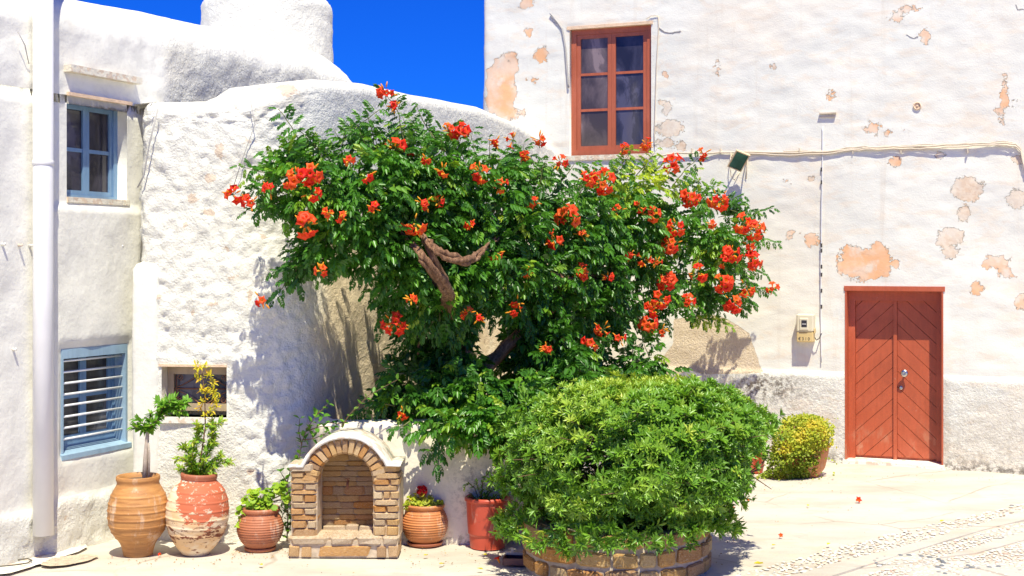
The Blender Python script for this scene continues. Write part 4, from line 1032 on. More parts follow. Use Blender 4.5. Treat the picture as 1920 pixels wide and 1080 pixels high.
def gnarl(px, rr, name='branch', sides=10, seed=0, strands=1, parent=vine, wob=.02):
    r = np.random.default_rng(seed)
    P_ = np.array([W(x, y, z) for x, y, z in px]); t = np.linspace(0, len(P_)-1, (len(P_)-1)*6+1); k = np.arange(len(P_))
    Q = np.stack([np.interp(t, k, P_[:, j]) for j in range(3)], -1); Q[1:-1] = (Q[:-2]+Q[1:-1]*2+Q[2:])/4
    R_ = np.interp(t, k, rr); mb = MB()
    for s_ in range(strands):
        ph = 2*math.pi*s_/strands; rad = R_*(.62 if strands > 1 else 1)
        off = np.stack([np.cos(t*1.6+ph), np.sin(t*1.1+ph)*.5, np.sin(t*1.6+ph)], -1)*(R_*.55)[:, None] if strands > 1 else 0
        mb.tube(Q+off+r.normal(0, wob*.3, Q.shape), rad*(1+r.normal(0, .08, len(rad))), sides, rough=.22, seed=seed+s_)
    return mb.build(name, M['bark'], parent)
gnarl([(875, 800, 10.9), (870, 700, 10.8), (862, 640, 10.6), (845, 590, 10.3), (838, 545, 9.6), (800, 490, 9.42), (765, 455, 9.5), (730, 415, 9.8)], [.10, .085, .075, .062, .046, .032, .024, .012], 'trunk', 12, 1, 3)
gnarl([(838, 545, 9.65), (812, 480, 9.45), (785, 430, 9.6)], [.040, .026, .015], 'branch', 8, 2, 3)
gnarl([(790, 440, 9.5), (815, 468, 9.42), (850, 485, 9.45), (878, 490, 9.5), (900, 474, 9.75), (935, 440, 10.3)], [.018, .028, .032, .034, .022, .012], 'branch', 8, 3, 3)
gnarl([(985, 810, 11.4), (1000, 720, 11.5), (985, 650, 11.4), (975, 600, 11.3), (1000, 560, 11.2), (1060, 530, 11.3)], [.08, .07, .06, .05, .04, .02], 'branch', 8, 4, 2)
gnarl([(1022, 505, 11.0), (1040, 515, 10.95), (1058, 520, 11.0), (1090, 523, 11.1)], [.022, .024, .02, .016], 'branch', 7, 5)
gnarl([(790, 605, 10.2), (788, 640, 10.3), (785, 665, 10.4)], [.008, .009, .01], 'branch', 6, 6)
gnarl([(900, 700, 10.8), (1000, 600, 11.0), (1150, 500, 12.3), (1300, 430, 13.2)], [.06, .05, .04, .02], 'branch', 8, 7)
gnarl([(838, 560, 10.0), (700, 430, 9.7), (600, 370, 9.5)], [.05, .03, .015], 'branch', 8, 8)
gnarl([(838, 560, 10.0), (900, 420, 10.4), (960, 340, 10.8)], [.05, .03, .015], 'branch', 8, 9)

# flowers: trumpet bloom (tube + flared lobes), axis +Y
def bloom_arr(seed, open_=1.):
    r = np.random.default_rng(seed); n = 10; V = []; prof = [(.12, 0), (.16, .35), (.22, .75), (.36, 1.0)]
    for rr, y in prof:
        for k in range(n): a = 2*math.pi*k/n; V.append((rr*math.cos(a), y, rr*math.sin(a)))
    for k in range(n):
        a = 2*math.pi*k/n; rr = (.86 if k % 2 else .60)*open_*r.uniform(.88, 1.1); V.append((rr*math.cos(a), 1.10+(.05 if k % 2 else .0)+r.uniform(-.06, .06), rr*math.sin(a)))
    for k in range(n):
        a = 2*math.pi*(k)/n; rr = (.95 if k % 2 else .55)*open_*r.uniform(.9, 1.08); V.append((rr*math.cos(a), .98+r.uniform(-.08, .06), rr*math.sin(a)))
    q = [(i*n+k, i*n+(k+1) % n, (i+1)*n+(k+1) % n, (i+1)*n+k) for i in range(5) for k in range(n)]
    fm = [0]*(2*n)+[1]*(3*n); q.append(None) if 0 else None
    return np.array(V), np.array(q), np.array(fm)
BL = [bloom_arr(i, o) for i, o in enumerate((1., .9, 1.05, .75))]
bloom_me = [mesh_np('bloom', v*.042, q, [M['tube'], M['petal']], {'tint': np.full(len(v), t)}, True, fm) for (v, q, fm), t in zip(BL*2, (.2, .5, .75, .35, .1, .9, .6, .4))]
def flower_cluster(px, py, size, Z, seed, kids, parent=vine, label=None):
    r = np.random.default_rng(seed); c = W(px, py, Z); R_ = size/2*Z/F; mb = MB(); 
    hang = 1.0
    n = max(3, int(round((R_/.045)**1.6*1.9))); n = min(n, 15)
    d = r.normal(0, 1, (n*2, 3)); d[:, 1] = -np.abs(d[:, 1])*.9-.15; d /= np.linalg.norm(d, axis=1)[:, None]
    sel = [d[0]]
    for v in d[1:]:
        if min(np.arccos(np.clip(np.dot(v, s_), -1, 1)) for s_ in sel) > .42 and len(sel) < n: sel.append(v)
    base = c+np.array([0, .03, -.0]); cl = MB()
    cl.tube([base+[0, .05, -.02 if py > 300 else -.06], base], [.004, .004], 5, 0)
    ext = MB(); cnt = 0; todo = []
    for v in sel:
        s_ = min(1.35, max(.8, R_/.075)); L = max(0, R_-.045*s_)*r.uniform(.55, 1.05); p = base+v*L
        cl.tube([base, p], [.0025, .0022], 4, 0)
        f = v+np.array([0, -.25, -.1])+r.normal(0, .22, 3); f /= np.linalg.norm(f); Rm = basis(f, np.array([.1, .2, 1.]))
        todo.append((p, Rm, s_*r.uniform(.85, 1.15)))
    for _ in range(r.integers(3, 7)):                  # buds and calyces
        v = r.normal(0, 1, 3); v[1] = -abs(v[1]); v /= np.linalg.norm(v); p = base+v*R_*r.uniform(.35, .8)
        cl.tube([base, p], [.002, .002], 4, 0); cl.tube([p, p+v*.018, p+v*.04], [.004, .0065, .003], 6, 1)
    late = todo[kids:]
    for (p, Rm, s_) in late:
        v, q, fm = BL[r.integers(4)]; P_ = (v*.042*s_) @ Rm.T+p; n_ = 3*10
        cl.add(P_, [tuple(f) for f in q[:20]], 1, True); cl.add(P_, [tuple(f) for f in q[20:]], 2, True)
    me = cl.mesh('flower_cluster', [M['stem'], M['tube'], M['petal']])
    at = me.attributes.new('tint', 'FLOAT', 'POINT'); at.data.foreach_set('value', np.full(len(me.vertices), r.uniform(.2, .8), np.float32))
    o = link('flower_cluster', me, parent)
    for (p, Rm, s_) in todo[:kids]: 
        b = bpy.data.objects.new('bloom', bloom_me[int(r.integers(8))]); col.objects.link(b); b.parent = o
        b.matrix_basis = Matrix.Translation(Vector(p)) @ Matrix(Rm.tolist()).to_4x4() @ Matrix.Diagonal((s_, s_, s_, 1))
FL = [(690, 330, 26), (655, 300, 18), (830, 320, 22), (1000, 380, 22), (1160, 395, 24), (880, 420, 18), (700, 390, 16), (1090, 440, 18), (1140, 520, 24), (930, 265, 22), (800, 300, 16), (615, 400, 16), (722, 172, 38), (738, 200, 14), (740, 280, 46), (770, 288, 15), (862, 248, 48), (840, 246, 30), (962, 262, 30), (1012, 262, 25), (985, 290, 20), (900, 323, 40), (937, 346, 34), (1050, 303, 32), (1168, 278, 30), (1214, 272, 28), (1320, 289, 28), (1262, 309, 44), (1130, 342, 56), (1100, 335, 30), (580, 325, 50), (556, 335, 44), (583, 362, 42), (505, 355, 28), (540, 345, 26), (435, 365, 38), (468, 380, 38), (571, 422, 50), (637, 406, 18), (795, 382, 28), (822, 378, 22), (775, 418, 48), (1065, 408, 50), (1042, 450, 40), (928, 475, 32), (1088, 513, 38), (985, 510, 20), (1198, 388, 26), (1222, 402, 36), (1267, 428, 40), (1258, 460, 40), (1206, 487, 32), (1232, 492, 24), (1310, 511, 36), (1296, 372, 44), (1348, 375, 42), (1395, 420, 40), (1414, 432, 42), (1405, 458, 26), (1370, 475, 40), (1410, 490, 38), (1360, 490, 28), (1355, 530, 42), (1400, 541, 34), (1450, 541, 26), (1376, 570, 38), (1250, 528, 42), (1238, 560, 44), (1224, 580, 36), (1290, 565, 32), (1215, 610, 40), (1241, 620, 24), (740, 608, 50), (875, 588, 32), (898, 598, 13), (490, 562, 34), (601, 508, 24), (755, 775, 22), (1130, 618, 32), (1105, 645, 36), (1160, 635, 28), (1025, 655, 18), (970, 568, 28), (962, 585, 18), (1335, 420, 18), (1180, 478, 14), (770, 562, 18), (872, 785, 12)]
left = 300
for k, (x, y, s_) in enumerate(FL):
    z = float(Zc(x))-.60
    if y > 600 and x < 1000: z = 9.6 if x < 800 else 10.0
    if x > 1080 and y > 600 and x < 1180: z = 11.1
    if y < 300: z = float(Zc(x))-.25
    if (x, y) == (755, 775): z = 9.75
    if x < 500: z = 9.25
    n = min(left, 5 if s_ > 34 else (3 if s_ > 22 else 2)); left -= n
    flower_cluster(x, y, s_, z, 500+k, n)

# ================================================================== ROUND STONE PLANTER AND SHRUB
PCX, PCY, PR, PH = .717, 9.15, .64, .325
pl = thing('stone_planter', 'round planter of ochre stones holding the dense green shrub', 'planter', (PCX, PCY, 0))
mb = MB(); mb.lathe([(PR-.018, -.05), (PR-.018, PH-.02), (PR-.04, PH-.006), (PR-.18, PH-.006), (PR-.2, PH-.1), (.01, PH-.1)], 64, (PCX, PCY, 0)); mb.build('mortar', M['mortar_grey'], pl)
mb = MB(); mb.lathe([(PR-.19, PH-.08), (PR-.25, PH-.05), (.01, PH-.03)], 40, (PCX, PCY, 0)); mb.build('soil', M['soil'], pl)
sv = [chamfer_box(100+i, .14, .028) for i in range(16)]
stone_me = {}
def stone(name, mat, parent, c, R, dims, seed):
    k = (seed % 16, mat.name)
    if k not in stone_me:
        V, Fs = sv[seed % 16]; m_ = MB(); m_.add(V, Fs, 0, False); stone_me[k] = m_.mesh(name, mat)
    return place(name, stone_me[k], parent, c, R, dims)
r = random.Random(4); zc_ = 0
for ci, h in enumerate((.112, .115, .108)):
    a = r.uniform(0, .2)
    a_end = a+2*math.pi
    while a < a_end-.10:
        w = min(r.uniform(.11, .30), (a_end-a)*PR); da = w/PR; am = a+da/2
        R = np.array([[-math.sin(am), math.cos(am), 0], [math.cos(am), math.sin(am), 0], [0, 0, 1]]).T
        rr = PR-.045+r.uniform(-.006, .008)
        hh_ = h*r.uniform(.86, 1.0)
        stone('stone', M['stone_rust'], pl, (PCX+rr*math.cos(am), PCY+rr*math.sin(am), zc_+h/2+r.uniform(-.004, .004)), R @ np.array(Matrix.Rotation(r.uniform(-.04, .04), 3, 'Y')), (w-.022, .10, hh_-.014), r.randint(0, 999)); a += da
    zc_ += h+.001

shrub = thing('shrub', 'dense bright green shrub with whorled leaves overflowing the stone planter', 'shrub', (PCX, PCY, PH-.05))
ros = [leaf_rosette(10, 1, .25, i) for i in range(5)]
bf_ = Foliage(ros); rb = np.random.default_rng(21)
SC = np.array([.87, 9.15, .74]); SR = np.array([1.0, .78, .55])
def lump(d): return 1+.15*vnoise(d*2.3+5, 3)+.12*vnoise(d*5.1, 8)+.06*vnoise(d*11, 12)
OUT = [(925, 905), (950, 868), (968, 815), (1000, 772), (1040, 738), (1100, 722), (1180, 716), (1240, 712), (1300, 712), (1345, 715), (1390, 735), (1405, 762), (1445, 772), (1455, 800), (1425, 835), (1396, 870), (1400, 918), (1358, 940), (1345, 1000), (1310, 1022), (1240, 1005), (1190, 990), (1130, 1035), (1060, 1008), (1040, 1045), (1015, 1010), (985, 995), (955, 945)]
tw_ = MB(); cnt = 0
d = rb.normal(0, 1, (11500, 3)); d /= np.linalg.norm(d, axis=1)[:, None]
L_ = lump(d)
for i in range(len(d)):
    v = d[i]
    if v[1] > .75: continue
    depth = rb.random()**1.7*.42; rr = (1-depth)*L_[i]
    stray = rb.random() < .05
    if stray: rr *= rb.uniform(1.05, 1.16)
    p = SC+v*SR*rr; p[2] = min(p[2], 1.25+.06*vnoise((p*6)[None], 2)[0])
    if v[2] < -.1:
        p[2] = SC[2]+v[2]*SR[2]*rr*.9
    px_ = CX+p[0]/p[1]*F; py_ = HY+(CAM_H-p[2])/p[1]*F
    if p[2] < .12: continue
    if not in_poly(np.array([px_]), np.array([py_]), OUT)[0]:
        if rb.random() > .10 or poly_dist(np.array([px_]), np.array([py_]), OUT)[0] > 22: continue
    if depth > .12 and vnoise((p*4.2)[None], 5)[0] > .25: continue
    if vnoise((p*3.6)[None], 9)[0] > .34 and depth < .17: continue
    if stray: tw_.tube([SC+v*SR*(rr-.2), p*.6+(SC+v*SR*(rr-.2))*.4, p], [.003, .0025, .002], 4)
    ax = v*np.array([1, 1, 1.1])+np.array([0, -.1, .38])+rb.normal(0, .28, 3); ax /= np.linalg.norm(ax)
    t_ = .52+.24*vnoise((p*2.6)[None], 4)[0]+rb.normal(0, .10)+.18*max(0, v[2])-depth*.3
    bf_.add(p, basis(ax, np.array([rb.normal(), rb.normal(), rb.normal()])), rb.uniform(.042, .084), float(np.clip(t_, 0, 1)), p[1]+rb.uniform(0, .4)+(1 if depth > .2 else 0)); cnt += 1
for pts_, in (([(1045, 960), (1050, 1010), (1065, 1045)],), ([(1120, 980), (1120, 1025)],), ([(1290, 985), (1300, 1020)],), ([(1400, 830), (1425, 805), (1445, 785)],), ([(1350, 880), (1375, 915), (1392, 935)],), ([(960, 820), (945, 790), (955, 775)],), ([(940, 900), (925, 905)],)):
    for x, y in [tuple(np.array(pts_[i])*(1-u)+np.array(pts_[i+1])*u) for i in range(len(pts_)-1) for u in (0, .5, 1)]:
        for _ in range(3):
            p = W(x+rb.normal(0, 6), y+rb.normal(0, 6), 8.50 if 1000 < x < 1320 else 9.2); ax = np.array([rb.normal(0, .5), -.7, rb.normal(0, .5)+.2])
            bf_.add(p, basis(ax/np.linalg.norm(ax), np.array([1, .3, .2])), rb.uniform(.05, .075), float(np.clip(.4+rb.normal(0, .15), 0, 1)), 8.3)
for i in range(400):                                      # skirt hanging over the rim
    a = rb.uniform(0, 2*math.pi); h_ = rb.random()
    if math.sin(a) > .3: continue
    lim = .19+.20*(vnoise(np.array([[a*2.2, 3., 1.]]), 31)[0]*.5+.5)
    z_ = .42-h_*(.42-lim); rr_ = PR+.02+.14*math.sin(min(1, h_)*2.2)+rb.normal(0, .03)
    p = np.array([PCX+rr_*math.cos(a), PCY+rr_*math.sin(a), z_]); ax = np.array([math.cos(a)*.8, math.sin(a)*.8, -.25])+rb.normal(0, .35, 3)
    bf_.add(p, basis(ax/np.linalg.norm(ax), rb.normal(0, 1, 3)), rb.uniform(.06, .085), float(np.clip(.42+rb.normal(0, .15), 0, 1)), p[1]+rb.uniform(0, .5))
for i in range(900):                                      # inner leaves closing the heart of the shrub
    v = rb.normal(0, 1, 3); v /= np.linalg.norm(v); p = SC+v*SR*rb.uniform(.45, .68)
    if p[2] < .35: continue
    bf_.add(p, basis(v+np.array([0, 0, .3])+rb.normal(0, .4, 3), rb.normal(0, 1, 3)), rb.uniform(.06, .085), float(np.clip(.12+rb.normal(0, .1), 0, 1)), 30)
for i in range(110):                                      # yellowing and dead whorls
    k = int(rb.integers(len(bf_.p))); bf_.t[k] = .99
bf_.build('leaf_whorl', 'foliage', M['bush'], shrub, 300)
for i in range(46):
    v = rb.normal(0, 1, 3); v /= np.linalg.norm(v); v[2] = abs(v[2])*.8-.15; e = SC+v*SR*.86; b = np.array([PCX, PCY, PH-.06])+rb.normal(0, .06, 3)*[1, 1, 0]
    m_ = (b+e)/2+rb.normal(0, .06, 3)+np.array([0, 0, -.05]); tw_.tube([b, m_, e], [.016, .010, .004], 5)
    for _ in range(3):
        q_ = m_+(e-m_)*rb.random(); e2 = q_+rb.normal(0, .13, 3); tw_.tube([q_, e2], [.005, .002], 4)
tw_.build('branches', M['twig'], shrub)
fr_ = MB()
for i in range(260):
    k = rb.integers(len(bf_.p)); p = bf_.p[k]+rb.normal(0, .012, 3); rr = rb.uniform(.006, .010)
    V = [p+np.array(a)*rr for a in ((1, 0, 0), (-1, 0, 0), (0, 1, 0), (0, -1, 0), (0, 0, 1.2), (0, 0, -1.2))]
    fr_.add(V, [(0, 2, 4), (2, 1, 4), (1, 3, 4), (3, 0, 4), (2, 0, 5), (1, 2, 5), (3, 1, 5), (0, 3, 5)], 0, True)
fo2 = fr_.build('berries', M['fruit'], shrub); fo2['kind'] = 'stuff'

# ================================================================== BRICK NICHE FOUNTAIN
FX, FZ = W(647, 485, 9.42)[0], 9.42; SCL = 9.42/F
def fx(x): return (x-647)*SCL
def fz(y, Z=9.42): return CAM_H-(y-HY)/F*Z
ft = thing('wall_fountain', 'small arched niche fountain of ochre stones with a white rendered cap', 'fountain', (FX, FZ, 0))
zf, zs, ri = fz(1006), fz(903), .192
yb = 9.82
def arch_prof(r_, z0, k=24): return [(-r_, z0)]+[(r_*math.cos(math.pi-math.pi*i/k), zs+r_*math.sin(math.pi*i/k)) for i in range(k+1)]+[(r_, z0)]
# core: extruded body with the niche cut out
mb = MB(); oi = arch_prof(ri+.006, zf-.02); K = len(oi)
ow_ = .382
def outer(i):
    x, z = oi[i]
    if i == 0: return (-ow_, z)
    if i == K-1: return (ow_, z)
    a = math.pi-math.pi*(i-1)/24; rr = ri+.135
    X, Z_ = rr*math.cos(a), zs+rr*math.sin(a)
    sh = fz(884)
    if Z_ < sh: return (math.copysign(ow_, X), min(Z_, sh) if 1 < i-1 < 23 else zs)
    return (X, Z_)
V = []
for y in (9.435, yb):
    for i in range(K): x, z = oi[i]; V.append((FX+x, y, z))
    for i in range(K): x, z = outer(i); V.append((FX+x, y, z))
Fs = []
for i in range(K-1):
    Fs += [(i, i+1, K+i+1, K+i), (K+i, K+i+1, 3*K+i+1, 3*K+i), (2*K+i+1, 2*K+i, 3*K+i, 3*K+i+1), (i+1, i, 2*K+i, 2*K+i+1)]
mb.add(V, Fs); mb.box((FX, 9.715, .33), (.42, .04, .9)); mb.build('mortar', M['mortar'], ft)
I3 = np.eye(3)
def fstone(x0, x1, y0, y1, Yf, dep, mat=None, seed=None, gap=.004):
    X0, X1, Z1, Z0 = fx(x0), fx(x1), fz(y0, Yf), fz(y1, Yf)
    sd = r.randint(0, 999) if seed is None else seed
    stone('stone', mat or M['stone'], ft, (FX+(X0+X1)/2, Yf+dep/2+r.uniform(-.004, .004), (Z0+Z1)/2), np.array(Matrix.Rotation(r.uniform(-.015, .015), 3, 'Y')), (X1-X0-gap*2+.008, dep, Z1-Z0-gap*2+.009), sd)
L_P = [((545, 595), 885, 896, 2), ((545, 595), 896, 907, 1), ((545, 595), 908, 919, 3), ((545, 593), 920, 927, 1), ((545, 593), 928, 942, 2), ((545, 593), 943, 953, 1), ((545, 593), 954, 965, 2), ((545, 594), 966, 976, 1), ((545, 593), 977, 991, 4), ((547, 594), 992, 1007, 1)]
R_P = [((699, 749), 873, 886, 1), ((699, 749), 887, 898, 1), ((699, 749), 899, 910, 4), ((699, 748), 911, 921, 1), ((699, 748), 922, 936, 5), ((699, 748), 937, 948, 1), ((699, 748), 949, 961, 2), ((699, 747), 962, 973, 1), ((699, 748), 974, 986, 3), ((699, 747), 987, 1006, 2)]
SPL = {1: (0, 1), 2: (0, .52, 1), 3: (0, .5, 1), 4: (0, .64, 1), 5: (0, .4, .66, 1)}
for lst in (L_P, R_P):
    for (xa, xb), ya, yb_, k in lst:
        sp_ = SPL[k]
        for i in range(len(sp_)-1):
            fstone(xa+(xb-xa)*sp_[i], xa+(xb-xa)*sp_[i+1], ya, yb_, 9.41, .20)
fstone(541, 590, 870, 885, 9.40, .22, M['stone_light'])
nv = 17
for i in range(nv):                                     # voussoirs
    a = math.pi*(i+.5)/nv; rm = ri+.054; w = math.pi*rm/nv
    R = np.array([[math.sin(a), 0, math.cos(a)], [0, 1, 0], [-math.cos(a), 0, math.sin(a)]])
    ln = .108+r.uniform(-.006, .006)
    stone('voussoir', M['stone'], ft, (FX+rm*math.cos(a), 9.50+r.uniform(-.004, .004), zs+rm*math.sin(a)), R, (w-.002, .18, ln), r.randint(0, 999))
# niche back wall
rows = [(853, 864), (865, 873), (874, 882), (883, 893), (894, 902), (903, 911), (912, 928), (929, 940), (941, 953), (954, 964), (965, 974), (975, 985)]
for k, (ya, yc) in enumerate(rows):
    zm_ = fz((ya+yc)/2, 9.66); half = ri/SCL if zm_ < zs else math.sqrt(max(0.0004, (ri+.01)**2-(zm_-zs)**2))/SCL
    x = 647-half-2
    while x < 647+half-4:
        w = min(r.uniform(20, 48), 647+half+2-x)
        if 647+half+2-(x+w) < 12: w = 647+half+2-x
        fstone(x, x+w, ya, yc, 9.675, .04, M['stone_rust'], gap=.003); x += w
for xa, xb, ya, yb_, Y in ((598, 640, 987, 996, 9.62), (642, 665, 985, 996, 9.62), (667, 696, 987, 996, 9.63), (600, 682, 998, 1008, 9.56), (684, 697, 997, 1008, 9.58)):
    fstone(xa, xb, ya, yb_, Y, .06, M['stone_light'])
# plinth
mb = MB(); mb.box((FX, 9.50, .06), (.755, .27, .12)); mb.build('plinth_core', M['mortar'], ft)
for xa, xb in ((543, 620), (621, 668), (669, 718), (719, 749)): fstone(xa, xb, 1009, 1021, 9.345, .32, M['stone_light'], gap=.002)
for xa, xb in ((543, 565), (566, 588), (589, 704), (706, 727), (728, 748)): fstone(xa, xb, 1023, 1046, 9.35, .28, gap=.003)
# white cap
mb = MB(); K = 26; inn_, out_ = [], []
for i in range(K+1):
    a = math.pi-math.pi*i/K; rr = ri+.113; ro = ri+.140
    inn_.append((rr*math.cos(a), zs+rr*math.sin(a))); out_.append((ro*math.cos(a), zs+ro*math.sin(a)))
sh = fz(874, 9.4)
keep = [i for i in range(K+1) if out_[i][1] > sh-.0]
inn_ = [inn_[i] for i in keep]; out_ = [out_[i] for i in keep]
inn_ = [(-.395, sh-.012), (inn_[0][0]-.01, sh-.012)]+inn_+[(inn_[-1][0]+.01, sh-.004), (.395, sh-.004)]
out_ = [(-.395, sh+.008), (out_[0][0]-.03, sh+.014)]+out_+[(out_[-1][0]+.03, sh+.016), (.395, sh+.010)]
N = len(inn_); V = []
for y, g in ((9.40, 0), (9.385, .010), (9.388, .020), (9.40, 0)): pass
secs = []
for (xi, zi), (xo, zo) in zip(inn_, out_):
    dx, dz = xo-xi, zo-zi; secs.append([(xi, 9.402, zi), (xi+dx*.15, 9.388, zi+dz*.15), (xi+dx*.7, 9.386, zi+dz*.7), (xi+dx, 9.40, zi+dz), (xi+dx, yb, zi+dz), (xi, yb, zi)])
V = np.array([(FX+p[0], p[1], p[2]) for s_ in secs for p in s_]); V += (fbm(V, 14, 2, 71)*.004)[:, None]
Fs = [(i*6+k, (i+1)*6+k, (i+1)*6+(k+1) % 6, i*6+(k+1) % 6) for i in range(N-1) for k in range(6)]
mb.add(V, Fs, 0, True); mb.add(V[:6], [tuple(range(6))]); mb.add(V[-6:], [tuple(range(6))[::-1]]); mb.build('rendered_cap', M['wash_smooth'], ft)
mb = MB(); z = fz(905, 9.6); mb.tube([(FX-.006, 9.66, z), (FX-.006, 9.62, z), (FX-.006, 9.605, z-.012), (FX-.006, 9.603, z-.05)], [.008, .008, .009, .007], 8)
mb.tube([(FX-.006, 9.62, z), (FX-.006, 9.62, z+.022)], .004, 6); mb.tube([(FX-.022, 9.62, z+.024), (FX+.010, 9.62, z+.024)], .004, 6); mb.build('tap', M['rust'], ft)

# ================================================================== POTS
def pot(name, label, cx, by, prof, mat, rb_px=None, ridges=(), amp=.9, rw=2.2, group=None, cat='pot', step=1.3, soil=True, tilt=0, rim=None, Z=None):
    """prof: (half width px, y px) top to bottom, as measured; returns thing, centre, scale"""
    rbp = prof[-1][0]; Zf = CAM_H*F/(by-HY); s0 = F/Zf; Zcn = Zf+rbp/s0; s_ = F/Zcn; cx_w = (cx-CX)/F*Zcn
    ys_ = np.array([p[1] for p in prof], float); ws = np.array([p[0] for p in prof], float)
    o = np.argsort(ys_); ys_, ws = ys_[o], ws[o]
    yy = np.arange(ys_[0], ys_[-1]+.01, step); yy = np.append(yy, ys_[-1])
    k = 3; ww = np.interp(yy, ys_, ws); ww = np.convolve(np.pad(ww, k, 'edge'), np.ones(2*k+1)/(2*k+1), 'valid') if step > 1 else ww
    for ry in ridges: ww = ww+amp*np.exp(-((yy-ry)/rw)**2)
    t = thing(name, label, cat, (cx_w, Zcn, 0), group)
    pr = [(w/s_, (ys_[-1]-y)/s_) for w, y in zip(ww, yy)][::-1]
    top = pr[-1]; rt = top[0]
    lip = [(rt-.004, top[1]+.004), (rt-.012, top[1]+.002), (rt-.018, top[1]-.012), (rt-.03, top[1]-.04), (rt-.035, top[1]-.06)]
    mb = MB(); mb.lathe([(pr[0][0]*.96, .001)]+pr+lip+[(.01, top[1]-.06)], 56)
    body = mb.mesh('body', mat); o = link('body', body, t); o.matrix_parent_inverse = Matrix.Identity(4)
    if tilt: o.rotation_euler = (0, tilt, 0)
    mb = MB(); mb.lathe([(rt-.022, top[1]-.035), (rt*.5, top[1]-.022), (.005, top[1]-.02)], 24)
    if soil: so = mb.build('soil', M['soil'], None); so.parent = t; so.rotation_euler = (0, tilt, 0)
    return t, np.array([cx_w, Zcn, 0]), s_, top[1], rt
p1 = pot('storage_jar', 'tall ochre clay jar with ridged shoulders holding a thin sapling', 259, 1046,
         [(39, 898), (41, 900), (41, 905), (37, 909), (40, 915), (46, 925), (51, 936), (54, 948), (55.5, 960), (55.5, 972), (54, 985), (50, 998), (44, 1008), (37, 1016), (32, 1024), (29, 1034), (26.5, 1046)], M['clay'], ridges=(932, 947, 960, 974, 988, 1001, 1012), amp=1.3, rw=1.6, cat='jar')
p2 = pot('storage_jar', 'big clay jar with peeling red and cream paint beside the ochre jar', 366, 1043,
         [(32, 893), (33, 895), (32, 899), (30, 903), (36, 908), (46, 918), (53, 932), (57, 948), (58.5, 962), (58, 978), (54.5, 994), (48, 1010), (40, 1024), (31, 1036), (24, 1043)], M['painted'], ridges=(923, 940, 956, 972, 988, 1003), amp=1.2, rw=1.5, tilt=.05, cat='jar')
mb = MB(); mb.lathe([(p2[4]+.003, p2[3]-.035), (p2[4]+.006, p2[3]-.018), (p2[4]+.008, p2[3]-.008), (p2[4]+.002, p2[3]+.006), (p2[4]-.012, p2[3]+.006), (p2[4]-.02, p2[3]-.02)], 48)
o = mb.build('rim', M['rim_clay'], None); o.parent = p2[0]; o.rotation_euler = (0, .05, 0)
mb = MB(); mb.tube([(-.02, -.135, .10), (-.022, -.16, .098)], [.022, .018], 12); o = mb.build('bung', M['peach'], None); o.parent = p2[0]
def ribs(y0, y1, n): return tuple(np.linspace(y0, y1, n))
p3 = pot('ribbed_pot', 'round ribbed terracotta pot with lime geranium left of the fountain', 488, 1036,
         [(36, 961), (37, 963), (36.5, 967), (33, 970), (36, 975), (40, 983), (43, 992), (43, 1002), (40, 1014), (34, 1025), (27, 1033), (24, 1036)], M['terracotta'], ridges=ribs(977, 1022, 11), amp=1.0, rw=1.1, step=.7)
p4 = pot('ribbed_pot', 'round ribbed orange pot with red geranium right of the fountain', 797, 1026,
         [(36, 954), (37, 956), (36, 960), (33, 963), (36, 968), (40, 977), (42.5, 988), (42, 998), (38.5, 1010), (32, 1020), (25, 1026)], M['terra_orange'], ridges=ribs(969, 1014, 11), amp=1.0, rw=1.1, step=.7)
for p, nm in ((p3, 30), (p4, 34)):
    mb = MB(); R_ = nm/p[2]; mb.lathe([(R_*.85, .0), (R_*.95, .004), (R_, .022), (R_*.97, .025), (R_*.88, .014), (.01, .012)], 40)
    o = mb.build('saucer', M['rim_clay'] if nm == 34 else M['terracotta'], None); o.parent = p[0]; o.location.z = 0
    for ch in p[0].children:
        if ch.name.split('.')[0] in ('body', 'soil'): ch.location.z = .016
p5 = pot('plastic_pot', 'red plastic pot with a straggly plant beside the stone planter', 914, 1032,
         [(41, 938), (43, 939), (43, 944), (40, 946), (39.5, 955), (38, 985), (36.5, 1005), (34, 1009), (33.5, 1020), (32.5, 1032)], M['red_plastic'], step=1.0)
p6 = pot('terracotta_pot', 'red glazed pot half hidden behind the right side of the shrub', 1402, 888,
         [(35, 818), (37, 820), (37, 830), (34, 833), (33, 860), (28, 888)], M['red_plastic'], step=1.0)
p7 = pot('terracotta_pot', 'large terracotta pot smothered in yellow green trailing plant by the door', 1508, 896,
         [(36, 800), (40, 803), (45, 820), (45, 850), (38, 880), (26, 896)], M['terra_orange'], step=1.2)
p8 = pot('terracotta_pot', 'brown pot of red geraniums on the raised bed behind the shrub', 1300, 790,
         [(36, 700), (38, 704), (34, 712), (30, 750), (24, 790)], M['rim_clay'], step=1.2)

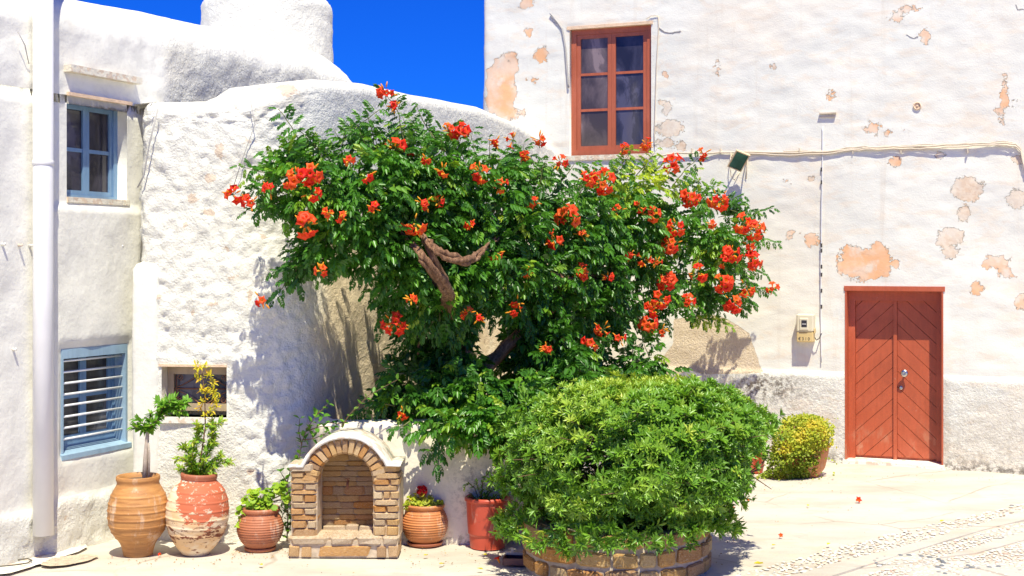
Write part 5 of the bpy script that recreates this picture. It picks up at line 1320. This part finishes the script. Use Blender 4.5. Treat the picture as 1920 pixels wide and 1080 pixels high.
ov = [leaf_simple(1, .45, .15, .15), leaf_simple(1, .40, .2, .3), leaf_simple(1, .5, .12, .05)]
nar = [leaf_simple(1, .30, .2, .1), leaf_simple(1, .34, .2, .3)]
rnd = [leaf_round(9, 1), leaf_round(9, 2), leaf_round(8, 3)]
def px_at(p, x, y, dY=0): return W(x, y, p[1][1]+dY)
def leafy_stem(fol, P_, gap, size, tint, r_, spread=.8, upw=.2, n_per=2, tint2=None):
    cs = np.concatenate([[0], np.cumsum(np.linalg.norm(np.diff(P_, axis=0), axis=1))]); n = max(2, int(cs[-1]/gap))
    for i, t in enumerate(np.linspace(gap*.5, cs[-1], n)):
        q = np.array([np.interp(t, cs, P_[:, k]) for k in range(3)]); q2 = np.array([np.interp(min(t+.01, cs[-1]), cs, P_[:, k]) for k in range(3)]); q1 = np.array([np.interp(t-.01, cs, P_[:, k]) for k in range(3)])
        d = (q2-q1)/(np.linalg.norm(q2-q1)+1e-9)
        for j in range(n_per):
            a = 2.4*i+j*2*math.pi/n_per+r_.normal(0, .3); u = np.cross(d, [.3, .9, .2]); u /= np.linalg.norm(u); v = np.cross(d, u)
            f = d*(1-spread*.5)+(u*math.cos(a)+v*math.sin(a))*spread+np.array([0, -.1, upw])
            tt = tint if tint2 is None else tint+(tint2-tint)*t/cs[-1]
            fol.add(q, basis(f/np.linalg.norm(f), np.array([0, -.3, 1.])+r_.normal(0, .2, 3)), size*r_.uniform(.75, 1.2), float(np.clip(tt+r_.normal(0, .12), 0, 1)), 0)
# sapling
r2 = np.random.default_rng(33)
sap = thing('sapling', 'thin young tree with bright green leaf tufts growing from the ochre jar', 'sapling', px_at(p1, 272, 905))
mb = MB(); mb.tube([px_at(p1, 271, 906), px_at(p1, 273, 860), px_at(p1, 276, 820), px_at(p1, 277, 800)], [.022, .018, .014, .010], 8, rough=.15); mb.tube([px_at(p1, 279, 900, -.03), px_at(p1, 280, 850, -.02), px_at(p1, 277, 822)], [.008, .007, .006], 6); mb.build('trunk', M['grey_stem'], sap)
sf = Foliage(ov); mb = MB()
for pts_ in ([(277, 812), (268, 795), (255, 785)], [(277, 812), (280, 790), (282, 775)], [(278, 805), (292, 790), (308, 775), (322, 765), (345, 758)], [(300, 780), (305, 765), (312, 752)], [(322, 765), (335, 772), (345, 770)], [(277, 805), (262, 806), (250, 800)], [(308, 775), (318, 752), (328, 748)], [(277, 812), (272, 800), (285, 803)], [(312, 770), (300, 762), (295, 752)], [(330, 762), (348, 756), (352, 752)]):
    P_ = np.array([px_at(p1, x, y, r2.uniform(-.06, .06) if i else 0) for i, (x, y) in enumerate(pts_)]); mb.tube(P_, np.linspace(.006, .003, len(P_)), 5)
    leafy_stem(sf, P_, .011, .052, .38, r2, .9, .1, 3)
mb.build('branches', M['twig'], sap); sf.build('leaf', 'foliage', M['fresh'], sap, 300)
# yellow tipped shrub in the painted jar
ys2 = thing('potted_shrub', 'leggy shrub with yellow topped shoot growing from the peeling painted jar', 'shrub', px_at(p2, 368, 895))
yf_ = Foliage(nar); yf2 = Foliage([leaf_simple(1, .3, .2, .1)]); mb = MB()
for pts_ in ([(368, 895), (378, 850), (385, 800), (384, 740), (378, 692)],): 
    P_ = np.array([px_at(p2, x, y) for x, y in pts_]); mb.tube(P_, [.007, .006, .005, .004, .003], 6)
for (x, y, n_) in ((372, 688, 26), (385, 688, 12), (372, 710, 16), (392, 705, 22), (398, 722, 20), (378, 728, 18), (388, 735, 20), (402, 745, 22), (405, 757, 18), (382, 752, 14), (375, 765, 14), (395, 770, 16), (388, 780, 14), (400, 735, 12)):
    for _ in range(n_):
        f = r2.normal(0, 1, 3)+np.array([0, -.4, .5]); yf2.add(px_at(p2, x+r2.normal(0, 3), y+r2.normal(0, 3), r2.normal(0, .02)), basis(f/np.linalg.norm(f), np.array([0, -.4, 1])), r2.uniform(.03, .048), float(np.clip(.35+r2.normal(0, .25)+(.3 if x < 380 and y > 715 else 0), 0, 1)))
for pts_ in ([(368, 895), (360, 850), (372, 815), (368, 795)], [(375, 880), (395, 840), (400, 805), (398, 790)], [(385, 800), (410, 795), (418, 788)], [(370, 890), (345, 860), (330, 862)], [(372, 890), (352, 850), (345, 835)], [(372, 890), (395, 872), (420, 868), (434, 866)], [(380, 880), (410, 860), (415, 852)], [(380, 860), (360, 840), (340, 838)], [(382, 850), (395, 835), (402, 830)], [(372, 892), (350, 885), (335, 878)], [(368, 892), (365, 870), (356, 862)], [(374, 892), (388, 880), (405, 876)], [(370, 893), (380, 875), (384, 862)], [(385, 830), (372, 825), (362, 828)], [(388, 820), (400, 812), (405, 818)], [(384, 810), (378, 805), (372, 800)], [(372, 892), (360, 878), (352, 870)], [(374, 892), (368, 880), (362, 876)], [(376, 892), (392, 884), (398, 886)]):
    P_ = np.array([px_at(p2, x, y, r2.uniform(-.06, .05) if i else 0) for i, (x, y) in enumerate(pts_)]); mb.tube(P_, np.linspace(.004, .002, len(P_)), 5)
    leafy_stem(yf_, P_, .009, .044, .55, r2, .85, .15, 3, .8)
mb.build('branches', M['twig'], ys2); yf_.build('leaf', 'foliage', M['fresh'], ys2, 260); yf2.build('yellow_leaf', 'yellow_foliage', M['yellow'], ys2, 200)
# geraniums
def geranium(p, label, blobs_, size, mat, tint, seed, stem_to=None, n=14, name='geranium'):
    r_ = np.random.default_rng(seed); t = thing(name, label, 'geranium', px_at(p, blobs_[0][0], blobs_[0][1])); fol = Foliage(rnd); mb = MB()
    top = np.array([p[1][0], p[1][1], p[3]])
    for x, y, rad, m_ in blobs_:
        c = px_at(p, x, y, -.05); mb.tube([top, (top+c)/2+[0, 0, .02], c], [.006, .005, .004], 5)
        for _ in range(m_):
            v = r_.normal(0, 1, 3); v[1] = -abs(v[1]); v /= np.linalg.norm(v); q = c+v*rad/p[2]*r_.uniform(.6, 1.05)
            nrm = v*.7+np.array([0, -.3, .75])+r_.normal(0, .25, 3); nrm /= np.linalg.norm(nrm); f = np.cross(nrm, r_.normal(0, 1, 3)); f /= np.linalg.norm(f)
            fol.add(q-f*size*.4, basis(f, nrm), size*r_.uniform(.7, 1.15), float(np.clip(tint+r_.normal(0, .2), 0, 1)), r_.random())
    mb.build('stems', M['twig'], t); fol.build('leaf', 'foliage', mat, t, 300); return t
geranium(p3, 'lime green geranium with rounded leaves spilling over the left ribbed pot', [(470, 940, 16, 22), (488, 930, 14, 16), (480, 950, 16, 20), (460, 962, 14, 18), (455, 980, 12, 16), (462, 992, 9, 10), (503, 928, 12, 14), (520, 915, 10, 12), (533, 912, 8, 9), (500, 950, 14, 14), (512, 948, 10, 8), (537, 935, 8, 8), (528, 928, 7, 6), (475, 925, 8, 7)], .05, M['lime'], .35, 51)
g4 = geranium(p4, 'geranium with yellow edged leaves and one crimson flower', [(770, 940, 11, 14), (785, 945, 11, 14), (800, 938, 11, 14), (812, 945, 9, 12), (778, 952, 10, 12), (800, 952, 11, 12), (765, 948, 7, 8), (822, 942, 5, 6), (795, 930, 7, 5), (775, 930, 6, 4)], .045, M['creeper'], .45, 52)
def flower_head(parent, c, R_, n, mat, seed, name='flower_head'):
    r_ = np.random.default_rng(seed); fol = Foliage([leaf_simple(1, .8, .1, .2, .5)])
    for _ in range(n):
        v = r_.normal(0, 1, 3); v /= np.linalg.norm(v); f = np.cross(v, r_.normal(0, 1, 3)); f /= np.linalg.norm(f); fol.add(c+v*R_*r_.uniform(.6, 1), basis(f+v*.3, v), R_*.75, float(r_.random()), 0)
    fol.build('petal', name, mat, parent, 0)
    for ch in parent.children:
        if ch.name.startswith(name) and ch.get('kind') == 'stuff': del ch['kind']
flower_head(g4, px_at(p4, 791, 920, -.05), .036, 80, M['crimson'], 3)
g8 = geranium(p8, 'dark leaved geranium with a row of red flower heads behind the shrub', [(1280, 700, 12, 14), (1300, 702, 12, 14), (1320, 703, 10, 10)], .06, M['vine'], .3, 53)
for i, (x, y) in enumerate(((1286, 686), (1298, 690), (1312, 684), (1326, 692), (1306, 680), (1290, 694), (1318, 694))): flower_head(g8, px_at(p8, x, y, -.1), .045, 50, M['petal'], 60+i)
# straggly plant in the red plastic pot
st = thing('potted_plant', 'sparse straggly plant with brown stems and yellow tip in the red plastic pot', 'plant', px_at(p5, 900, 940)); sfol = Foliage(ov); mb = MB()
for pts_ in ([(900, 942), (890, 915), (878, 905), (870, 915)], [(902, 942), (905, 905), (912, 890), (925, 886)], [(905, 942), (898, 920), (892, 902)], [(908, 942), (920, 920), (935, 915), (950, 905)], [(912, 942), (928, 930), (945, 928)], [(895, 942), (884, 925), (880, 932)], [(915, 942), (925, 935), (932, 940)], [(905, 942), (912, 925), (918, 912)]):
    P_ = np.array([px_at(p5, x, y, r2.uniform(-.08, .04)) for x, y in pts_]); mb.tube(P_, np.linspace(.004, .002, len(P_)), 5)
    leafy_stem(sfol, P_[1:] if pts_[1][0] < 900 else P_, .02 if pts_[0][0] < 902 else .012, .03, .35, r2, .8, .1, 2, .7)
for _ in range(60): sfol.add(px_at(p5, r2.uniform(885, 948), 938+r2.normal(0, 3), r2.uniform(-.1, .1)), basis(np.array([r2.normal(), -.5, .6]), np.array([0, 0, 1.])), .03, float(r2.uniform(.1, .5)), 0)
mb.build('stems', M['twig'], st); sfol.build('leaf', 'foliage', M['fresh'], st, 200)
# climber left of the fountain
cl_ = thing('climbing_plant', 'small leafy climber rising against the wall left of the fountain', 'climber', W(535, 1020, 9.7)); cfol = Foliage([leaf_simple(1, .62, .12, .12), leaf_simple(1, .55, .15, .2)]); mb = MB()
for pts_, sz in (([(538, 1015), (540, 960), (538, 905), (545, 880), (560, 865), (566, 830), (575, 805), (592, 780), (615, 757)], .05), ([(566, 835), (560, 810), (562, 785)], .05), ([(575, 808), (600, 800), (622, 800)], .06), ([(560, 865), (552, 860), (550, 870)], .055), ([(590, 782), (600, 770), (605, 780)], .05), ([(566, 825), (590, 822), (612, 812)], .055), ([(640, 800), (655, 778), (690, 742), (745, 712)], .04), ([(538, 905), (530, 892), (526, 885)], .05), ([(650, 790), (632, 795), (618, 792)], .045), ([(538, 990), (528, 975), (530, 965)], .05), ([(540, 1000), (545, 985), (545, 970)], .05), ([(540, 960), (528, 950), (534, 940)], .045)):
    P_ = np.array([W(x, y, 9.66+r2.uniform(-.03, .02)) for x, y in pts_]); mb.tube(P_, np.linspace(.005, .002, len(P_)), 5); leafy_stem(cfol, P_, .042 if sz > .04 else .06, sz*1.15, .2, r2, .9, 0, 2)
mb.build('stems', M['twig'], cl_); cfol.build('leaf', 'foliage', M['fresh'], cl_, 260)
# trailing plant on the big pot
cp = thing('trailing_plant', 'mound of tiny yellow green leaves trailing over its pot onto the paving', 'plant', (p7[1][0], p7[1][1], p7[3])); kf = Foliage([leaf_simple(1, .8, .1, .1), leaf_simple(1, .7, .15, .2)])
cpoly = [(1420, 896), (1438, 880), (1446, 845), (1450, 803), (1490, 795), (1515, 783), (1550, 786), (1566, 800), (1562, 830), (1545, 850), (1535, 880), (1520, 895), (1480, 900)]
rc = np.random.default_rng(9); n = 0
while n < 5200:
    x, y = rc.uniform(1420, 1570), rc.uniform(780, 903)
    if not in_poly(np.array([x]), np.array([y]), cpoly)[0] and rc.random() > .02: continue
    dd = poly_dist(np.array([x]), np.array([y]), cpoly)[0]; bul = .10+math.sqrt(min(1, dd/34))*.30
    Z = p7[1][1]+.04-bul-.0+rc.uniform(-.05, .10); pz = CAM_H-(y-HY)/F*Z
    if pz < .012: Z = CAM_H*F/(y-HY)-.01; 
    p = W(x, y, Z); p[2] = max(p[2], .012)
    if vnoise((p*9)[None], 3)[0] > .45: continue
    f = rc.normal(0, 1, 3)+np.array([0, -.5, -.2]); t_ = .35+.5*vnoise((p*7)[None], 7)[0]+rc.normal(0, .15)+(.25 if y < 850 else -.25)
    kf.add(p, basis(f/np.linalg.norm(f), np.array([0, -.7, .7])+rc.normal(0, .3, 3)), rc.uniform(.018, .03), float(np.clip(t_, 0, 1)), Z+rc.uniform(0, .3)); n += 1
for _ in range(1300):                                     # crown of the mound over the rim
    a = rc.uniform(0, 6.28); q_ = math.sqrt(rc.random()); R_ = (p7[4]+.03)*q_; p = np.array([p7[1][0]+R_*math.cos(a), p7[1][1]+R_*math.sin(a), p7[3]+.07*(1-q_*q_)+rc.uniform(-.04, .03)])
    kf.add(p, basis(rc.normal(0, 1, 3)+np.array([0, -.4, .3]), np.array([0, -.5, .8])+rc.normal(0, .3, 3)), rc.uniform(.018, .032), float(np.clip(.5+rc.normal(0, .2), 0, 1)), 50)
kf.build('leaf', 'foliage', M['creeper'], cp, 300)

# ================================================================== PEBBLE MOSAIC
mos = bpy.data.objects.new('pebble_paving', None); col.objects.link(mos); tag(mos, 'bands of sea pebbles set in pale cement at the right', kind='structure')
def Gp(x, y): return G(x, y)[:2]
bands = [[(1300, 1100), (1573, 1024), (1740, 985), (1960, 935), (1960, 955), (1860, 978), (1767, 1003), (1690, 1025), (1560, 1060), (1430, 1100)],
         [(1640, 1063), (1700, 1040), (1790, 1012), (1960, 968), (1960, 985), (1850, 1018), (1800, 1036), (1740, 1050)],
         [(1520, 1110), (1590, 1086), (1680, 1062), (1760, 1048), (1830, 1040), (1960, 1004), (1960, 1120), (1500, 1120)]]
pb_cols = [tuple(.62*a+.38*b for a, b in zip(c, (.74, .69, .58))) for c in [(.62, .55, .45), (.70, .66, .60), (.52, .50, .46), (.66, .40, .24), (.36, .37, .37), (.74, .60, .42), (.60, .30, .18), (.76, .73, .68)]]
PM = [m_plain('pebble_%s' % n_, c, .55, .1, 10) for n_, c in zip(('sand', 'cream', 'grey', 'rust', 'slate', 'honey', 'red', 'white'), pb_cols)]
PM.append(m_plain('pebble_black', (.17, .18, .19), .5, .15, 10))
ico = MB(); nn_ = 8; V = [(0, 0, .62)]+[(.62*math.cos(2*math.pi*k/nn_), .62*math.sin(2*math.pi*k/nn_), .45) for k in range(nn_)]+[(math.cos(2*math.pi*k/nn_), math.sin(2*math.pi*k/nn_), 0) for k in range(nn_)]
Fs = [(0, 1+k, 1+(k+1) % nn_) for k in range(nn_)]+[(1+k, 9+k, 9+(k+1) % nn_, 1+(k+1) % nn_) for k in range(nn_)]; PV = np.array(V)
peb = []; rp = np.random.default_rng(77); grid = {}
for bi, poly in enumerate(bands):
    gpoly = [tuple(Gp(x, y)) for x, y in poly]; X = np.array(gpoly); n = [2600, 1500, 3200][bi]
    for _ in range(n*4):
        x, y = rp.uniform(X[:, 0].min(), X[:, 0].max()), rp.uniform(X[:, 1].min(), X[:, 1].max())
        if not in_poly(np.array([x]), np.array([y]), gpoly)[0]: continue
        rr = rp.uniform(.010, .023); g = (int(x/.05), int(y/.05)); ok = True
        for a in (-1, 0, 1):
            for b in (-1, 0, 1):
                for (qx, qy, qr) in grid.get((g[0]+a, g[1]+b), ()):
                    if math.hypot(qx-x, qy-y) < (qr+rr)*.88: ok = False
        if ok: grid.setdefault(g, []).append((x, y, rr)); peb.append((x, y, rr, int(rp.choice(8, p=[.18, .2, .12, .12, .09, .12, .05, .12]))))
dark = []
for i in range(15):                                        # dark curl of pebbles
    t = i/14+float(rp.uniform(-.02, .02)); x_, y_ = 1695+62*math.cos(2.4+4.6*t)*(1-.25*t)+30*t, 1050+13*math.sin(2.4+4.6*t)*(1-.2*t)+6*t; dark.append(Gp(x_, y_))
for x_, y_ in ((1815, 1060), (1822, 1064), (1812, 1066), (1835, 1066), (1855, 1064), (1872, 1062), (1905, 1075), (1912, 1070), (1760, 1073), (1772, 1076), (1900, 970), (1897, 948)): dark.append(Gp(x_, y_))
for x, y in dark: peb = [p for p in peb if math.hypot(p[0]-x, p[1]-y) > .035]
peb += [(x, y, .023, 8) for x, y in dark]
peb.sort(key=lambda p: (p[1]-p[2]*30) if p[1] > 8.6 else 99)
pm_me = []
for m_ in PM:
    b_ = MB(); b_.add(PV, Fs, 0, True); pm_me.append(b_.mesh('pebble', m_))
rest = MB()
for i, (x, y, rr, ci) in enumerate(peb):
    a = rp.uniform(0, 3.14); e = rp.uniform(.65, .95); z = float(rp.uniform(-.002, .002))
    if i < 300:
        o = bpy.data.objects.new('pebble', pm_me[ci]); col.objects.link(o); o.parent = mos
        o.location = (x, y, z); o.rotation_euler = (0, 0, a); o.scale = (rr, rr*e, rr*.55)
    else:
        V = PV*[rr, rr*e, rr*.55]; c_, s_ = math.cos(a), math.sin(a); V = np.stack([V[:, 0]*c_-V[:, 1]*s_+x, V[:, 0]*s_+V[:, 1]*c_+y, V[:, 2]+z], -1); rest.add(V, Fs, ci, True)
ro = rest.build('pebbles', PM, mos); ro['kind'] = 'stuff'
# smooth cement steps between the bands
for nm, poly in (('kerb_strip', [(1560, 1058), (1690, 1026), (1800, 995), (1872, 973), (1960, 948), (1960, 966), (1860, 990), (1790, 1010), (1700, 1038), (1620, 1062), (1500, 1100), (1430, 1100)]), ('kerb_strip', [(1760, 1047), (1850, 1020), (1960, 986), (1960, 1003), (1830, 1038)])):
    mb = MB(); g = [G(x, y) for x, y in poly]; N = len(g); mb.add([(*p[:2], -.02) for p in g]+[(*p[:2], .006) for p in g], [tuple(range(N, 2*N))[::-1]]+[(i, N+i, N+(i+1) % N, (i+1) % N) for i in range(N)]); mb.build(nm, M['ground'], mos)
# whitewashed skirt and drain patch at the foot of the left house
def sheet(name, pts, z, mat, label, seed=0):
    mb = MB(); N0 = len(pts); pts = [tuple((np.array(pts[i])*a_+np.array(pts[(i+1) % N0])*b_+np.array(pts[i-1])*c_)) for i in range(N0) for a_, b_, c_ in ((.7, 0, .3), (.9, .05, .05), (.7, .3, 0))]; g = [G(x+2*math.sin(x*.7), y) for x, y in pts]; c = np.mean(g, axis=0); c[2] = z; V = [c]
    for p in g: V.append((p[0], p[1], z))
    n_ = len(g); mb.add(V, [(0, 1+k, 1+(k+1) % n_) for k in range(n_)][::1]); o = mb.build(name, mat); tag(o, label, kind='structure'); return o
sheet('whitewashed_margin', [(-60, 1085), (20, 1078), (70, 1062), (115, 1048), (140, 1040), (165, 1028), (140, 1000), (60, 1020), (-60, 1060)], .011, M['wash_smooth'], 'whitewashed margin of paving along the left house')
sheet('drain_patch', [(72, 1062), (100, 1052), (140, 1044), (178, 1043), (185, 1047), (165, 1055), (130, 1063), (95, 1066)], .015, M['mortar'], 'brown gritty drain patch below the downpipe')
gr = MB()
for _ in range(500):
    a = rp.uniform(0, 6.28); q_ = math.sqrt(rp.random()); x, y = 128+48*q_*math.cos(a), 1054+8*q_*math.sin(a)-(q_*math.cos(a))*5; p = G(x, y); s_ = rp.uniform(.003, .008)
    V = PV*s_+[p[0], p[1], .014]; gr.add(V, Fs, 0, True)
tag(gr.build('gravel', M['mortar_grey']), 'fine brown gravel in the drain patch under the downpipe', kind='stuff')

# ================================================================== SMALL THINGS
tray = thing('plastic_tray', 'small brown plastic tray lying against the foot of the stone planter', 'tray', G(965, 1062))
c = G(967, 1056); mb = MB(); w, d_, h = .155, .17, .045; R = np.array(Matrix.Rotation(-.12, 3, 'Z'))
mb.box(c+[0, 0, .010], (w, d_, .006), R)
for sx in (-1, 1): mb.box(c+R @ np.array([sx*w/2, 0, h/2+.005]), (.008, d_+.008, h), R)
for sy in (-1, 1): mb.box(c+R @ np.array([0, sy*d_/2, h/2+.005]), (w, .008, h), R)
mb.build('body', M['brown_plastic'], tray); mb = MB(); mb.box(c+R @ np.array([-.01, .06, .055]), (.14, .022, .02), R); mb.box(c+R @ np.array([-.03, .055, .075]), (.02, .02, .04), R); mb.build('clip', M['cable'], tray)
def fallen(x, y, label, s_=1., tint=None, mesh=0, z=.012):
    p = G(x, y); o = bpy.data.objects.new('fallen_flower', bloom_me[mesh]); col.objects.link(o); a = rp.uniform(0, 6.28)
    o.location = (p[0], p[1], .03*s_); f = np.array([math.cos(a)*.5, math.sin(a)*.5-.4, .5]); o.matrix_world = Matrix.Translation(Vector((p[0], p[1], .008))) @ Matrix(basis(f/np.linalg.norm(f), np.array([0, 1., .2])).tolist()).to_4x4() @ Matrix.Diagonal((s_, s_, s_, 1))
    tag(o, label, 'flower', 'fallen vine flowers')
for x, y, l, s_ in ((1606, 941, 'fallen red flower lying on the open paving in front of the door', .9), (937, 1058, 'fallen red flower beside the brown plastic tray', .95), (1465, 1007, 'shrivelled orange flower on the paving right of the planter', .5), (1400, 940, 'fallen orange petal just right of the hanging shrub branch', .45), (1374, 955, 'fallen petal close to the planter under the hanging branch', .35), (1357, 984, 'fallen petal right beside the planter rim shadow', .35), (302, 1043, 'orange fallen flower on the ground between the two big jars', .5), (1389, 921, 'tiny orange petal nearest the red glazed pot', .35)):
    fallen(x, y, l, s_, mesh=int(rp.integers(4)))
ym = M['yellow']; litter = Foliage([leaf_simple(1, .5, .2, .1)]); lme = mesh_np('fallen_leaf', *leaf_simple(1, .5, .2, .1), ym, {'tint': np.full(7, .4)})
for x, y, l in ((905, 1043, 'yellow fallen leaf in front of the red plastic pot'), (907, 1071, 'yellow fallen leaf at the bottom edge below the red pot'), (1454, 1025, 'small yellow leaf on the paving above the pebble band'), (1432, 1060, 'green yellow leaf at the start of the pebble band'), (1515, 952, 'small yellow leaf on the paving below the trailing plant'), (1762, 981, 'yellow leaf at the upper edge of the pebble band'), (803, 1044, 'brown leaf in front of the orange ribbed pot'), (833, 1060, 'yellow leaf on the paving below the orange ribbed pot'), (486, 1062, 'dry leaf on the paving below the left ribbed pot'), (745, 1042, 'dry leaves at the right foot of the fountain'), (1551, 1025, 'brown twiggy leaf left of the pebble paving')):
    o = bpy.data.objects.new('fallen_leaf', lme); col.objects.link(o); p = G(x, y); o.location = (p[0], p[1], .014); o.rotation_euler = (.2, .1, rp.uniform(0, 6.28)); k = .05 if x != 1432 else .09; o.scale = (k, k, k); tag(o, l, 'leaf', 'leaves fallen on the paving')
# white jug, fitting and hose in the corner
jg = thing('plastic_bottle', 'white plastic bottle with cap lying at the foot of the left wall', 'bottle', G(18, 1060)); c = G(16, 1052)
mb = MB(); mb.lathe([(.028, 0), (.034, .01), (.034, .07), (.03, .08)], 20, (c[0], c[1], .045)); mb.build('cap', M['white_metal'], jg)
mb = MB(); mb.tube([c+[-.12, .02, .03], c+[0, 0, .033], c+[.05, -.005, .03], c+[.075, -.01, .028]], [.032, .030, .014, .008], 12); mb.build('body', M['white_metal'], jg)
hs = thing('garden_hose', 'short loop of thin dark hose on the ground in the left corner', 'hose', G(40, 1062)); mb = MB()
mb.tube([(*G(x, y)[:2], .024) for x, y in ((-10, 1060), (15, 1057), (35, 1056), (52, 1054), (60, 1057), (52, 1062), (34, 1065), (16, 1067), (-5, 1069))], .005, 7); mb.build('tube', M['hose'], hs)

# dry leaf crumbs and petals gathered along the wall foot, round the pots and under the planter
lt = Foliage([leaf_simple(1, .5, .25, .2)]); rl = np.random.default_rng(91)
def lit(n, xa, xb, ya, yb, size=.016):
    for _ in range(n):
        p = G(rl.uniform(xa, xb), rl.uniform(ya, yb)); p[2] = .006; f = rl.normal(0, 1, 3)*[1, 1, .15]
        lt.add(p, basis(f/np.linalg.norm(f), np.array([0, 0, 1.])+rl.normal(0, .25, 3)), size*rl.uniform(.5, 1.3), float(rl.random()), 0)
lit(60, 430, 545, 1030, 1050); lit(60, 745, 1000, 1026, 1062); lit(50, 1325, 1400, 960, 1060); lit(40, 1380, 1580, 888, 925); lit(40, 1560, 1920, 888, 905, .012); lit(50, 1330, 1700, 930, 1040, .012); lit(40, 200, 450, 1046, 1060); lit(40, 100, 900, 1050, 1078, .012)
M['dry'] = m_leaf('dry_leaf', (.20, .11, .04), (.38, .22, .07), (.62, .36, .08), .7, .1, .2)
j = lt.build('x', 'leaf_litter', M['dry'], None, 0)
for o in list(bpy.data.objects):
    if o.name.startswith('leaf_litter'): tag(o, 'crumbs of dry leaves and petals scattered over the paving', kind='stuff')
